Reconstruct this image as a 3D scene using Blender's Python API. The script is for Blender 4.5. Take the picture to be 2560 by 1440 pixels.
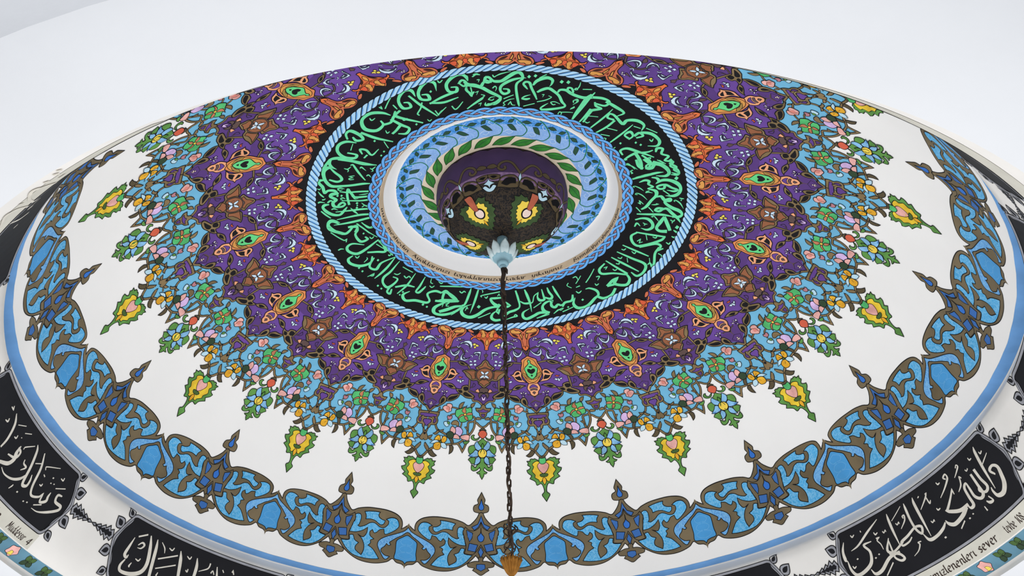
# Painted dome of an ablution fountain pavilion, seen from below.
import bpy, bmesh, math, random
import numpy as np
from mathutils import Matrix, Vector
from mathutils.geometry import delaunay_2d_cdt

for o in list(bpy.data.objects):
    bpy.data.objects.remove(o)
random.seed(7)
rng = np.random.default_rng(7)
scene = bpy.context.scene
C = scene.collection

# ------------------------------------------------------------------ camera
EYE = 1.6                                   # eye height above the ground; heights below are measured from the eye
PITCH, YAW, ROLL = math.radians(36.348), math.radians(-4.526), math.radians(1.115)
cam_data = bpy.data.cameras.new('camera')
cam = bpy.data.objects.new('camera', cam_data)
C.objects.link(cam)
fw = Vector((math.sin(YAW) * math.cos(PITCH), math.cos(YAW) * math.cos(PITCH), math.sin(PITCH)))
rt = Vector((math.cos(YAW), -math.sin(YAW), 0))
up = rt.cross(fw)
r2 = rt * math.cos(ROLL) + up * math.sin(ROLL)
u2 = up * math.cos(ROLL) - rt * math.sin(ROLL)
mw = Matrix((r2, u2, -fw)).transposed().to_4x4()
mw.translation = Vector((0, -5.5816, EYE))
cam.matrix_world = mw
cam_data.sensor_width = 36
cam_data.lens = 44.659
cam_data.shift_x = 0.08772
cam_data.shift_y = 0.03291
cam_data.clip_start = 0.05
scene.camera = cam

# ------------------------------------------------------------------ daylight: open pavilion under an even bright sky
world = bpy.data.worlds.new('overcast_sky')
scene.world = world
world.use_nodes = True
bg = world.node_tree.nodes['Background']
bg.inputs['Color'].default_value = (0.97, 0.985, 1.0, 1)
bg.inputs['Strength'].default_value = 1.0
scene.view_settings.view_transform = 'Standard'
scene.view_settings.look = 'None'
scene.view_settings.exposure = 0.36
scene.view_settings.gamma = 1.0
scene.view_settings.use_curve_mapping = False

# ------------------------------------------------------------------ traced paint data
# hand-laid layout: small departures of each painted axis from the regular 12-degree grid
# axis number -> ((distance from crown mm, shift in 1/100 degree, shift in mm), ...)
LAYOUT = {
 -15: ((1353, -48, 0), (1508, -48, 0), (2277, -48, 0), (2508, -48, 0), (2641, -48, 0), (2968, -48, 0)),
 -14: ((1339, -48, 0), (1553, -48, 0), (2151, -48, 0), (2382, -48, 0), (2710, -48, 0), (2984, -48, 0)),
 -13: ((1353, -2, -17), (1508, -2, -17), (2277, -2, -17), (2508, -2, -17), (2641, -2, -17), (2968, -2, -17)),
 -12: ((1339, -116, 46), (1553, -116, 46), (2151, -116, 46), (2382, -116, 46), (2710, -116, 46), (2984, -116, 46)),
 -11: ((1353, -181, 31), (1508, -155, 24), (2277, -155, 24), (2508, -155, 24), (2641, -155, 24), (2968, -155, 24)),
 -10: ((1339, -182, 15), (1553, -165, 22), (2151, 33, 9), (2382, 96, -37), (2710, 83, -28), (2984, 83, -28)),
 -9: ((1353, -147, 14), (1508, -131, 11), (2277, 53, 25), (2508, 69, 18), (2641, 57, -25), (2968, 94, -9)),
 -8: ((1339, -82, -9), (1553, -52, 1), (2151, 73, 12), (2382, 91, -13), (2710, 70, -19), (2984, 39, 12)),
 -7: ((1353, -27, -19), (1508, 1, -19), (2277, 147, 8), (2508, 141, 16), (2641, 91, -28), (2968, 91, -28)),
 -6: ((1339, 29, -22), (1553, 15, -6), (2151, 143, 16), (2382, 135, -13), (2710, 60, -7), (2984, 4, 0)),
 -5: ((1353, 46, -20), (1508, 40, -9), (2277, 96, -1), (2508, 72, 9), (2641, 28, 7), (2968, 30, 8)),
 -4: ((1339, 82, -21), (1553, 73, -18), (2151, 66, 10), (2382, 59, 0), (2710, 41, -7), (2984, 16, -10)),
 -3: ((1353, 1, -14), (1508, 29, -1), (2277, 5, 0), (2508, 14, 6), (2641, 2, 1), (2968, -25, -22)),
 -2: ((1339, -5, -11), (1553, -18, -14), (2151, -35, 6), (2382, -40, 9), (2710, -85, 14), (2984, -110, -4)),
 -1: ((1353, -26, 2), (1508, -59, -9), (2277, -53, -3), (2508, -55, -18), (2641, -69, 29), (2968, -73, 9)),
 0: ((1339, -88, -12), (1553, -97, -19), (2151, -57, -11), (2382, -51, 38), (2710, -51, 23), (2984, -47, 2)),
 1: ((1353, -159, -2), (1508, -100, -1), (2277, -115, -22), (2508, -112, -16), (2641, -53, 10), (2968, -25, -7)),
 2: ((1339, -65, 0), (1553, -22, 6), (2151, -14, -12), (2382, -42, 24), (2710, -28, 6), (2984, -33, -15)),
 3: ((1353, -50, 17), (1508, -23, 25), (2277, -52, -13), (2508, -58, -20), (2641, -30, 16), (2968, -30, 16)),
 4: ((1339, -112, 33), (1553, -28, 33), (2151, -13, -2), (2382, -12, 28), (2710, -2, 16), (2984, 16, 6)),
 5: ((1353, -89, 27), (1508, -32, 20), (2277, 73, 15), (2508, 95, 9), (2641, 24, -15), (2968, 83, 9)),
 6: ((1339, -48, 17), (1553, 80, 15), (2151, 85, 1), (2382, 66, -5), (2710, 95, -1), (2984, 137, -3)),
 7: ((1353, -55, 2), (1508, 18, 0), (2277, 45, -2), (2508, 53, -5), (2641, 44, -4), (2968, 131, -9)),
 8: ((1339, -112, -15), (1553, 9, -9), (2151, 46, -12), (2382, 53, 1), (2710, 93, 10), (2984, 88, 12)),
 9: ((1353, -189, -24), (1508, -100, -30), (2277, -76, -7), (2508, -78, 1), (2641, -5, 9), (2968, 113, 21)),
 10: ((1339, -178, -20), (1553, -105, -8), (2151, -99, -18), (2382, -80, -32), (2710, -34, -7), (2984, -34, -7)),
 11: ((1353, -93, -9), (1508, -66, -9), (2277, -66, -9), (2508, -66, -9), (2641, -66, -9), (2968, -66, -9)),
 12: ((1339, -55, -3), (1553, -74, -3), (2151, -74, -3), (2382, -74, -3), (2710, -74, -3), (2984, -74, -3)),
 13: ((1353, 31, 12), (1508, 31, 12), (2277, 31, 12), (2508, 31, 12), (2641, 31, 12), (2968, 31, 12)),
 14: ((1339, -48, 0), (1553, -48, 0), (2151, -48, 0), (2382, -48, 0), (2710, -48, 0), (2984, -48, 0)),
}
# painted motifs of one sector: (name, axis, shapes); axis H = both halves, B and Y = on a mirror axis
# shape: (kind, colour, width mm, outline mm, smooth, sub-part name, points (1/100 degree, mm from crown))
MOTIFS = [
 ('light_blue_field', 'H', [
  ('P', 'sky', 0, 0.0, 0, None, "-1227,2194 -1175,2190 -1073,2156 -975,2128 -843,2118 -730,2098 -627,2093 -499,2089 -446,2111 -398,2137 -366,2116 -339,2087 -296,2057 -281,2025 -255,2007 -185,1968 -173,1932 -148,1923 -112,1939 -68,1954 14,1964 7,1693 -587,1667 -1455,1727"),
 ]),
 ('purple_field', 'H', [
  ('P', 'purple', 0, 0.0, 0, None, "-1231,1852 -1145,1820 -1032,1800 -854,1768 -721,1753 -594,1719 -539,1712 -425,1735 -262,1744 -235,1759 -145,1763 -30,1783 16,1798 9,1117 -730,1109 -1299,1110"),
 ]),
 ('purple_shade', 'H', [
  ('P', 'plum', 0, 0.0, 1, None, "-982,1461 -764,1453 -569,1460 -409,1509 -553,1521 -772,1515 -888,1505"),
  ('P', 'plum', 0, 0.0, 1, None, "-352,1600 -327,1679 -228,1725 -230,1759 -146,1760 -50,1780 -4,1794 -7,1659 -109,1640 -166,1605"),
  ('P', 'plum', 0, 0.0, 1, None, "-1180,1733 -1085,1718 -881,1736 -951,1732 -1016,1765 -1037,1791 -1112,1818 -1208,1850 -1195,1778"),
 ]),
 ('black_edge', 'H', [
  ('P', 'ink', 0, 0.0, 0, None, "-1290,1117 -727,1112 16,1117 29,1192 -17,1187 -217,1162 -313,1187 -407,1212 -521,1199 -695,1165 -829,1155 -970,1152 -1098,1162 -1231,1186"),
 ]),
 ('orange_heart', 'Y', [
  ('A', 'salmon', 0, 4.5, 1, None, "-1200,1182 -1100,1160 -972,1150 -830,1153 -730,1169 -726,1194 -820,1223 -978,1237 -1069,1256 -1091,1288 -1096,1323 -1200,1355"),
  ('P', 'tan', 0, 4.5, 1, 'panel', "-1147,1190 -1059,1171 -963,1172 -906,1160 -799,1164 -782,1187 -897,1197 -1057,1198"),
  ('P', 'tan', 0, 4.5, 1, 'panel', "-1132,1251 -1155,1230 -1118,1197 -1070,1205 -1106,1232"),
  ('P', 'inkbrown', 0, 0.0, 1, None, "-1027,1227 -942,1206 -791,1196 -865,1217 -985,1230"),
  ('S', 'rust', 3.5, 0.0, 1, None, "-1066,1209 -1125,1257 -1150,1300"),
  ('S', 'rust', 3.5, 0.0, 1, None, "-1238,1201 -1184,1204 -1206,1218"),
  ('A', 'orange', 0, 2.8, 1, None, "-1200,1326 -1180,1308 -1128,1310 -1125,1330 -1200,1345"),
 ]),
 ('orange_tulip', 'B', [
  ('A', 'orange', 0, 4.5, 1, None, "0,1185 -37,1185 -133,1166 -218,1160 -278,1176 -359,1201 -417,1217 -523,1235 -535,1253 -492,1254 -465,1241 -380,1236 -280,1253 -172,1267 -87,1294 -50,1325 -55,1339 0,1342"),
  ('P', 'tan', 0, 3.5, 1, 'panel', "-251,1183 -188,1166 -113,1176 -80,1197 -44,1218 -134,1233 -204,1222 -183,1201 -206,1187"),
  ('A', 'tan', 0, 3.5, 1, 'panel', "0,1245 -45,1267 -44,1291 0,1303"),
  ('A', 'coral', 0, 3.5, 1, 'star', "0,1189 -40,1199 -87,1197 -50,1209 -64,1225 0,1239"),
  ('P', 'coral', 0, 3.5, 1, 'panel', "-374,1222 -311,1192 -259,1188 -203,1208 -214,1229 -304,1230"),
  ('S', 'rust', 3.8, 0.0, 1, None, "-368,1234 -183,1241 -26,1243"),
  ('P', 'inkbrown', 0, 0.0, 1, None, "-186,1265 -245,1246 -152,1253 -93,1274 -74,1294"),
 ]),
 ('orange_flame', 'H', [
  ('P', 'salmon', 0, 4.5, 1, None, "-695,1165 -601,1162 -461,1184 -476,1195 -594,1190 -665,1177"),
  ('S', 'salmon', 7.5, 3.8, 1, None, "-561,1199 -513,1211 -442,1219"),
 ]),
 ('acanthus_curl', 'H', [
  ('P', 'slate', 0, 0.0, 1, None, "-858,1306 -812,1279 -623,1259 -482,1270 -442,1295 -460,1319 -510,1339 -527,1320 -637,1294 -761,1295"),
  ('P', 'ice', 0, 2.8, 1, None, "-854,1304 -809,1282 -727,1274 -707,1267 -621,1262 -557,1262 -528,1268 -488,1271 -467,1285 -446,1295 -451,1312 -505,1336 -494,1313 -537,1293 -621,1280 -723,1279 -802,1291"),
  ('P', 'ice', 0, 2.4, 1, None, "-726,1292 -615,1288 -556,1303 -524,1318 -594,1302"),
 ]),
 ('acanthus_curl', 'H', [
  ('P', 'slate', 0, 0.0, 1, None, "-1112,1332 -1089,1357 -1026,1387 -946,1402 -877,1402 -811,1384 -791,1358 -835,1329 -868,1345 -927,1361 -1005,1366"),
  ('P', 'ice', 0, 2.8, 1, None, "-1101,1334 -1084,1357 -1029,1384 -949,1399 -885,1399 -822,1384 -800,1358 -836,1332 -833,1352 -854,1375 -902,1387 -964,1384 -1028,1367 -1068,1350"),
  ('P', 'ice', 0, 2.4, 1, None, "-959,1371 -896,1369 -853,1349 -852,1364 -901,1376"),
  ('S', 'ice', 3.8, 1.9, 1, None, "-910,1311 -855,1322 -809,1310"),
 ]),
 ('acanthus_curl', 'H', [
  ('P', 'slate', 0, 0.0, 1, None, "-610,1361 -699,1376 -735,1408 -726,1433 -653,1437 -589,1439 -501,1426 -435,1402 -520,1413 -608,1420 -658,1399"),
  ('P', 'ice', 0, 2.8, 1, None, "-611,1363 -678,1373 -712,1389 -730,1408 -718,1432 -655,1434 -593,1438 -513,1426 -443,1404 -527,1422 -613,1429 -665,1421 -692,1400 -673,1379"),
  ('P', 'ice', 0, 2.4, 1, None, "-658,1396 -634,1416 -553,1416 -615,1410"),
  ('S', 'ice', 3.5, 1.9, 1, None, "-602,1341 -587,1353 -544,1360"),
  ('S', 'ice', 3.5, 1.9, 1, None, "-448,1389 -401,1391 -382,1404"),
 ]),
 ('acanthus_curl', 'H', [
  ('P', 'slate', 0, 0.0, 1, None, "-383,1380 -342,1358 -248,1354 -152,1355 -150,1385 -154,1425 -200,1423 -213,1406 -203,1388 -290,1390"),
  ('P', 'ice', 0, 2.8, 1, None, "-380,1379 -340,1361 -281,1360 -247,1356 -161,1356 -165,1381 -181,1413 -154,1423 -197,1422 -201,1402 -189,1374 -266,1367 -335,1372"),
  ('P', 'ice', 0, 2.4, 1, None, "-351,1386 -273,1378 -205,1392 -268,1387"),
 ]),
 ('yellow_trefoil', 'H', [
  ('P', 'paleyellow', 0, 2.8, 1, None, "-363,1303 -420,1302 -430,1288 -367,1283 -336,1295"),
  ('P', 'paleyellow', 0, 2.8, 1, None, "-345,1303 -320,1289 -272,1298 -227,1303 -267,1311 -316,1312"),
  ('P', 'paleyellow', 0, 2.8, 1, None, "-358,1307 -327,1313 -334,1325 -383,1326 -392,1312"),
 ]),
 ('white_cross_flower', 'H', [
  ('P', 'ice', 0, 2.4, 1, None, "-357,1450 -463,1448 -441,1441 -468,1434 -391,1438"),
  ('P', 'ice', 0, 2.4, 1, None, "-331,1450 -331,1424 -299,1431 -260,1425 -261,1439 -248,1444"),
  ('P', 'ice', 0, 2.4, 1, None, "-344,1461 -353,1480 -388,1477 -418,1483 -429,1472 -439,1464"),
  ('P', 'ice', 0, 2.4, 1, None, "-322,1461 -235,1460 -248,1469 -226,1477 -267,1476 -298,1480"),
 ]),
 ('pink_sprig', 'H', [
  ('P', 'mauvebrown', 0, 2.4, 1, None, "-897,1268 -867,1259 -717,1253 -787,1263 -856,1271"),
  ('P', 'paleink', 0, 2.4, 1, None, "-952,1250 -941,1241 -901,1249 -916,1255"),
  ('P', 'paleink', 0, 2.4, 1, None, "-900,1251 -880,1243 -837,1249 -862,1257"),
  ('P', 'paleink', 0, 2.4, 1, None, "-983,1258 -940,1256 -933,1268 -974,1265"),
 ]),
 ('dark_vine', 'H', [
  ('S', 'umber', 7.1, 3.8, 1, None, "-1195,1391 -1160,1367 -1112,1344 -1015,1331 -885,1325 -755,1335 -674,1360 -640,1392"),
  ('P', 'umber', 0, 3.3, 1, None, "-827,1392 -775,1412 -817,1431 -873,1438 -877,1414"),
 ]),
 ('brown_bud', 'B', [
  ('A', 'umber', 0, 2.8, 1, None, "0,1372 -30,1381 -61,1383 -39,1399 0,1413"),
  ('S', 'umber', 3.8, 1.9, 1, None, "-7,1413 -7,1427"),
 ]),
 ('khaki_vine', 'H', [
  ('S', 'khaki', 8, 3.8, 1, None, "-988,1454 -824,1449 -690,1448 -545,1463 -468,1482 -405,1506"),
  ('P', 'khaki', 0, 4.5, 1, None, "-769,1448 -645,1447 -534,1463 -468,1482 -621,1482 -719,1468"),
  ('P', 'ink', 0, 0.0, 1, None, "-723,1456 -640,1454 -538,1475 -632,1474"),
 ]),
 ('brown_star_flower', 'B', [
  ('A', 'khaki', 0, 5.2, 1, None, "0,1429 -75,1440 -113,1461 -184,1479 -256,1495 -239,1504 -193,1517 -210,1524 -300,1511 -397,1512 -513,1517 -595,1527 -518,1547 -466,1569 -375,1591 -289,1603 -208,1600 -156,1608 -141,1627 -78,1643 -37,1655 0,1659"),
  ('A', 'sienna', 0, 3.8, 1, 'star_petal', "0,1440 -52,1459 -80,1478 -189,1493 -146,1507 -134,1526 0,1526"),
  ('P', 'sienna', 0, 3.8, 1, 'star_petal', "-531,1527 -403,1522 -248,1522 -254,1554 -227,1586 -314,1589 -343,1565 -438,1539"),
  ('A', 'sienna', 0, 3.8, 1, 'star_petal', "0,1592 -76,1597 -130,1611 -107,1622 -56,1629 -24,1641 0,1646"),
  ('A', 'umber', 0, 2.8, 1, None, "0,1489 -78,1499 -172,1510 -222,1534 -230,1557 -203,1583 -137,1598 -57,1589 0,1598"),
  ('A', 'sienna', 0, 2.8, 1, 'disc', "0,1501 -118,1509 -196,1534 -204,1557 -177,1579 -117,1597 -48,1581 0,1587"),
  ('A', 'palepink', 0, 2.4, 1, None, "0,1526 -69,1531 -126,1553 -70,1573 0,1581"),
  ('P', 'ice', 0, 3.1, 1, 'star_white_petal', "0,1553 -70,1547 -114,1523 -60,1526 -14,1538"),
  ('P', 'ice', 0, 3.1, 1, 'star_white_petal', "-2,1556 -72,1560 -132,1582 -59,1579 -8,1569"),
  ('A', 'ink', 0, 0.0, 1, None, "0,1547 -16,1554 0,1561"),
 ]),
 ('green_rosette', 'Y', [
  ('A', 'peachorange', 0, 4.7, 1, None, "-1200,1393 -1117,1406 -1003,1425 -994,1454 -954,1489 -943,1516 -956,1550 -994,1577 -1063,1610 -1113,1624 -1200,1619"),
  ('A', 'tan', 0, 3.5, 1, None, "-1200,1413 -1079,1432 -1023,1480 -986,1521 -1008,1558 -1084,1596 -1200,1614"),
  ('P', 'olive', 0, 2.8, 1, None, "-1083,1563 -1062,1543 -976,1531 -974,1547 -1066,1579 -1180,1593 -1180,1583"),
  ('A', 'mint', 0, 4.5, 1, 'green_leaf', "-1200,1423 -1162,1437 -1176,1452 -1128,1469 -1035,1498 -1075,1540 -1109,1564 -1200,1586"),
  ('A', 'ink', 0, 0.0, 1, None, "-1200,1463 -1139,1488 -1200,1497"),
  ('A', 'ink', 0, 0.0, 1, None, "-1200,1508 -1171,1500 -1109,1501 -1107,1521 -1154,1536 -1200,1542"),
  ('A', 'ink', 0, 0.0, 1, None, "-1200,1549 -1169,1553 -1200,1567"),
 ]),
 ('peach_wing', 'H', [
  ('P', 'peach', 0, 4.5, 1, None, "-1081,1614 -1025,1606 -965,1589 -942,1563 -944,1530 -902,1514 -827,1513 -763,1528 -732,1544 -667,1550 -730,1564 -779,1588 -861,1606 -941,1609"),
  ('P', 'ink', 0, 0.0, 1, None, "-950,1596 -916,1569 -883,1556 -847,1562 -761,1566 -830,1589"),
  ('P', 'ink', 0, 0.0, 1, None, "-875,1524 -814,1530 -762,1555 -825,1548 -904,1539"),
 ]),
 ('peach_knot', 'Y', [
  ('A', 'peach', 0, 4.5, 1, None, "-1200,1596 -1107,1619 -1054,1650 -1056,1672 -1100,1690 -1118,1712 -1200,1728"),
  ('A', 'purple', 0, 3.1, 1, None, "-1200,1630 -1121,1647 -1107,1663 -1170,1655 -1200,1655"),
  ('A', 'mauvebrown', 0, 3.1, 1, None, "-1200,1662 -1125,1669 -1126,1681 -1200,1676"),
  ('A', 'mauvebrown', 0, 3.1, 1, None, "-1200,1689 -1164,1697 -1200,1711"),
 ]),
 ('blue_sprig', 'H', [
  ('P', 'coral', 0, 2.8, 1, None, "-670,1579 -632,1572 -608,1578 -557,1575 -603,1587"),
  ('P', 'ice', 0, 2.8, 1, None, "-708,1601 -649,1599 -613,1610 -661,1616"),
  ('P', 'ice', 0, 2.8, 1, None, "-618,1599 -604,1597 -568,1619 -610,1626 -625,1617"),
  ('P', 'ice', 0, 2.8, 1, None, "-581,1603 -517,1597 -513,1605 -560,1616"),
 ]),
 ('white_sprig', 'H', [
  ('S', 'umber', 4.2, 2.1, 1, None, "-1191,1739 -1140,1723 -1032,1711"),
  ('P', 'paleink', 0, 3.1, 1, None, "-954,1704 -960,1687 -945,1686 -937,1703"),
  ('P', 'paleink', 0, 3.1, 1, None, "-963,1704 -1019,1693 -1022,1703 -985,1708"),
  ('P', 'paleink', 0, 3.1, 1, None, "-929,1705 -889,1689 -869,1700 -899,1706"),
  ('P', 'paleink', 0, 3.1, 1, None, "-958,1712 -983,1719 -960,1717"),
  ('P', 'paleink', 0, 3.1, 1, None, "-941,1716 -958,1728 -906,1728"),
  ('P', 'paleink', 0, 3.1, 1, None, "-921,1709 -888,1716 -907,1709"),
 ]),
 ('plum_diamond', 'Y', [
  ('A', 'umber', 0, 3.8, 1, None, "-1200,1732 -1145,1742 -1059,1779 -1118,1809 -1200,1853"),
  ('A', 'plum', 0, 2.4, 1, None, "-1200,1766 -1152,1773 -1084,1783 -1135,1811 -1200,1842"),
  ('A', 'palepink', 0, 2.4, 1, None, "-1200,1785 -1179,1794 -1200,1799"),
  ('A', 'palepink', 0, 2.4, 1, None, "-1200,1799 -1153,1804 -1183,1809 -1200,1806"),
  ('A', 'palepink', 0, 2.4, 1, None, "-1200,1807 -1189,1813 -1200,1818"),
 ]),
 ('flower_cluster', 'B', [
  ('S', 'umber', 5.2, 2.4, 1, None, "-335,1685 -216,1695 -99,1698 -4,1706"),
  ('A', 'umber', 0, 3.3, 1, None, "0,1659 -85,1662 -107,1678 -90,1695 -42,1693 0,1701"),
  ('P', 'umber', 0, 3.3, 1, None, "-94,1700 -125,1718 -88,1742 -58,1718 -4,1706 -4,1703"),
  ('P', 'peach', 0, 3.1, 1, 'bud', "-209,1682 -144,1666 -106,1687 -119,1696 -183,1690"),
  ('A', 'lilac', 0, 3.1, 1, 'bud', "0,1745 -13,1735 -52,1721 -43,1743 -24,1762 0,1757"),
 ]),
 ('plum_leaf', 'H', [
  ('P', 'plum', 0, 3.1, 1, None, "-264,1622 -215,1636 -246,1652 -323,1660 -287,1647"),
  ('S', 'umber', 3.3, 1.4, 1, None, "-278,1644 -303,1658 -342,1660"),
 ]),
 ('khaki_leaf', 'H', [
  ('P', 'khaki', 0, 4.9, 1, None, "-1093,1819 -1013,1800 -1024,1775 -976,1738 -910,1737 -866,1755 -869,1777 -923,1797 -1017,1817"),
  ('P', 'ink', 0, 2.8, 1, None, "-986,1799 -984,1771 -957,1754 -919,1756 -921,1775"),
 ]),
 ('khaki_leaf', 'H', [
  ('P', 'khaki', 0, 4.9, 1, None, "-856,1775 -847,1746 -788,1724 -757,1719 -662,1716 -565,1707 -596,1736 -663,1756 -759,1771"),
  ('P', 'ink', 0, 2.8, 1, None, "-828,1765 -816,1747 -757,1736 -721,1733 -602,1721 -650,1742 -737,1759"),
 ]),
 ('khaki_leaf', 'H', [
  ('P', 'khaki', 0, 4.7, 1, None, "-1025,1642 -925,1633 -802,1636 -721,1655 -677,1673 -770,1674 -876,1662 -967,1646"),
  ('P', 'ink', 0, 2.4, 1, None, "-909,1645 -816,1646 -748,1658 -817,1665"),
 ]),
 ('khaki_junction', 'H', [
  ('S', 'khaki', 8.5, 3.8, 1, None, "-369,1594 -366,1632 -372,1686"),
  ('P', 'khaki', 0, 4.9, 1, None, "-690,1667 -623,1673 -555,1671 -543,1653 -487,1644 -392,1644 -379,1686 -316,1701 -223,1725 -271,1744 -414,1740 -506,1722 -578,1709 -655,1690"),
  ('P', 'ink', 0, 2.6, 1, None, "-503,1660 -454,1653 -401,1658 -405,1681 -475,1682"),
  ('P', 'ink', 0, 2.6, 1, None, "-631,1683 -551,1682 -515,1698 -572,1702"),
  ('P', 'ink', 0, 2.6, 1, None, "-486,1704 -439,1695 -354,1711 -270,1729 -389,1728 -469,1719"),
 ]),
 ('khaki_band', 'H', [
  ('S', 'khaki', 9.4, 3.8, 1, None, "-224,1725 -254,1744 -231,1763 -145,1764 -78,1776 -30,1794 -2,1817"),
  ('S', 'khaki', 9.4, 3.8, 1, None, "-1205,1861 -1152,1842 -1100,1824 -1023,1814"),
 ]),
 ('khaki_boat', 'B', [
  ('A', 'khaki', 0, 4.9, 1, None, "0,1788 -43,1800 -69,1817 -173,1817 -150,1839 -87,1854 -67,1878 0,1898"),
  ('A', 'purple', 0, 3.3, 1, None, "0,1823 -44,1833 -125,1835 -79,1845 0,1850"),
  ('A', 'plum', 0, 3.3, 1, None, "0,1861 -43,1862 -31,1878 0,1886"),
 ]),
 ('khaki_knot', 'Y', [
  ('P', 'khaki', 0, 4.9, 1, None, "-1200,1861 -1139,1862 -967,1864 -971,1883 -993,1906 -971,1926 -983,1951 -1038,1961 -1105,1963 -1121,1980 -1159,1992"),
  ('A', 'purple', 0, 3.5, 1, None, "-1200,1878 -1129,1878 -1016,1882 -1028,1899 -1091,1897 -1113,1904 -1200,1904"),
  ('A', 'purple', 0, 3.5, 1, None, "-1200,1921 -1128,1924 -1114,1940 -1149,1954 -1200,1976"),
  ('P', 'plum', 0, 3.3, 1, None, "-1072,1900 -1017,1917 -1009,1934 -1051,1949 -1072,1930 -1052,1919"),
  ('S', 'khakilight', 6.1, 2.6, 1, None, "-1190,1913 -1125,1914 -1087,1930 -1096,1949"),
 ]),
 ('khaki_hook', 'H', [
  ('S', 'khaki', 8.5, 3.8, 1, None, "-1005,1959 -977,1981 -936,1996 -854,2009 -756,2025"),
  ('P', 'khaki', 0, 4.2, 1, None, "-945,1993 -893,1996 -819,1988 -839,2005 -905,2007"),
  ('P', 'khaki', 0, 4.2, 1, None, "-947,1998 -898,2005 -939,2024 -977,2031 -1027,2024 -978,2013"),
 ]),
 ('leaf_stem', 'Y', [
  ('S', 'khaki', 6.1, 3.8, 1, None, "-1158,1990 -1175,2020 -1176,2032"),
  ('A', 'khaki', 0, 3.8, 1, None, "-1200,2004 -1159,2026 -1126,2048 -1116,2068 -1174,2079 -1200,2068"),
  ('P', 'khaki', 0, 3.8, 1, None, "-1125,2050 -1088,2042 -1032,2034 -1056,2056 -1112,2059"),
  ('A', 'ink', 0, 0.0, 1, None, "-1200,2018 -1171,2028 -1200,2039"),
 ]),
 ('khaki_twig', 'H', [
  ('S', 'khaki', 5.6, 2.8, 1, None, "-1109,2058 -1076,2067 -1023,2074"),
 ]),
 ('khaki_fork', 'Y', [
  ('S', 'khaki', 10.8, 3.8, 1, None, "-1200,2202 -1138,2185 -1068,2151 -975,2126"),
  ('A', 'khakidark', 0, 2.8, 1, None, "-1200,2210 -1144,2207 -1143,2191 -1200,2194"),
 ]),
 ('khaki_leaf', 'H', [
  ('P', 'khaki', 0, 4.2, 1, None, "-1167,2111 -1154,2093 -1101,2113 -1060,2133 -1073,2153 -1120,2140"),
 ]),
 ('khaki_leaf', 'H', [
  ('P', 'khakidark', 0, 4.5, 1, None, "-1063,2160 -1008,2143 -951,2164 -888,2180 -948,2191 -1014,2183"),
 ]),
 ('khaki_strut', 'H', [
  ('S', 'khaki', 8.9, 3.8, 1, None, "-730,2098 -627,2092 -500,2085 -389,2058"),
  ('S', 'khaki', 8.9, 3.8, 1, None, "-500,2086 -447,2109 -397,2141 -366,2116 -335,2085"),
 ]),
 ('khaki_strut', 'H', [
  ('S', 'khaki', 8.5, 3.8, 1, None, "-166,1919 -243,1922 -311,1929 -317,1963 -314,1999 -298,2022"),
  ('S', 'khaki', 8.5, 3.8, 1, None, "-174,1923 -186,1962 -231,1998 -289,2025"),
  ('P', 'khaki', 0, 3.3, 1, None, "-385,1963 -347,1961 -318,1978 -315,1993"),
 ]),
 ('khaki_strut', 'B', [
  ('S', 'khaki', 8.5, 3.8, 1, None, "-220,1880 -169,1899 -179,1919 -117,1935 -68,1952 -5,1964"),
  ('P', 'khaki', 0, 3.8, 1, None, "-165,1900 -118,1886 -34,1896 -51,1905 -125,1906"),
 ]),
 ('khaki_stem', 'H', [
  ('S', 'khaki', 6.6, 3.1, 1, None, "-762,1823 -673,1820 -565,1827"),
  ('S', 'khaki', 7.1, 3.1, 1, None, "-895,1840 -966,1850 -1017,1864"),
  ('P', 'khaki', 0, 3.1, 1, None, "-1003,1849 -1007,1833 -983,1820 -967,1832 -982,1846"),
 ]),
 ('khaki_stem', 'H', [
  ('S', 'khaki', 6.1, 2.8, 1, None, "-614,1866 -695,1874 -730,1886"),
  ('S', 'khaki', 4.2, 2.4, 1, None, "-759,1910 -764,1921"),
  ('S', 'khaki', 5.6, 2.8, 1, None, "-454,1926 -461,1950 -479,1974"),
 ]),
 ('khaki_leaf', 'H', [
  ('P', 'khaki', 0, 4.0, 1, None, "-553,1823 -548,1798 -504,1781 -436,1773 -469,1802 -499,1823"),
 ]),
 ('khaki_leaf', 'H', [
  ('P', 'khaki', 0, 4.0, 1, None, "-255,1816 -288,1801 -262,1784 -185,1778 -213,1801"),
 ]),
 ('khaki_leaf', 'H', [
  ('P', 'khaki', 0, 4.0, 1, None, "-679,1941 -642,1921 -574,1916 -515,1933 -513,1961 -580,1950 -640,1950"),
 ]),
 ('pink_flower', 'H', [
  ('P', 'pink', 0, 4.2, 1, None, "-917,1824 -879,1809 -838,1808 -838,1796 -778,1790 -717,1798 -705,1819 -723,1825 -712,1844 -756,1854 -801,1860 -859,1848 -896,1838"),
  ('P', 'rosepink', 0, 0.0, 1, None, "-824,1809 -780,1814 -761,1826 -776,1842 -839,1834"),
  ('S', 'rust', 2.8, 0.0, 1, None, "-834,1808 -779,1816 -761,1826 -768,1851"),
 ]),
 ('green_blossom', 'H', [
  ('P', 'jade', 0, 4.7, 1, None, "-614,1842 -568,1831 -472,1821 -439,1811 -354,1819 -311,1812 -264,1818 -251,1837 -254,1855 -227,1878 -238,1903 -323,1913 -407,1926 -494,1924 -520,1908 -556,1892 -607,1878"),
  ('P', 'terracotta', 0, 3.5, 1, 'blossom_petal', "-389,1861 -465,1848 -461,1827 -364,1798 -400,1820 -382,1844"),
  ('P', 'terracotta', 0, 3.5, 1, 'blossom_petal', "-387,1867 -319,1852 -245,1855 -234,1867 -332,1872"),
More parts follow.
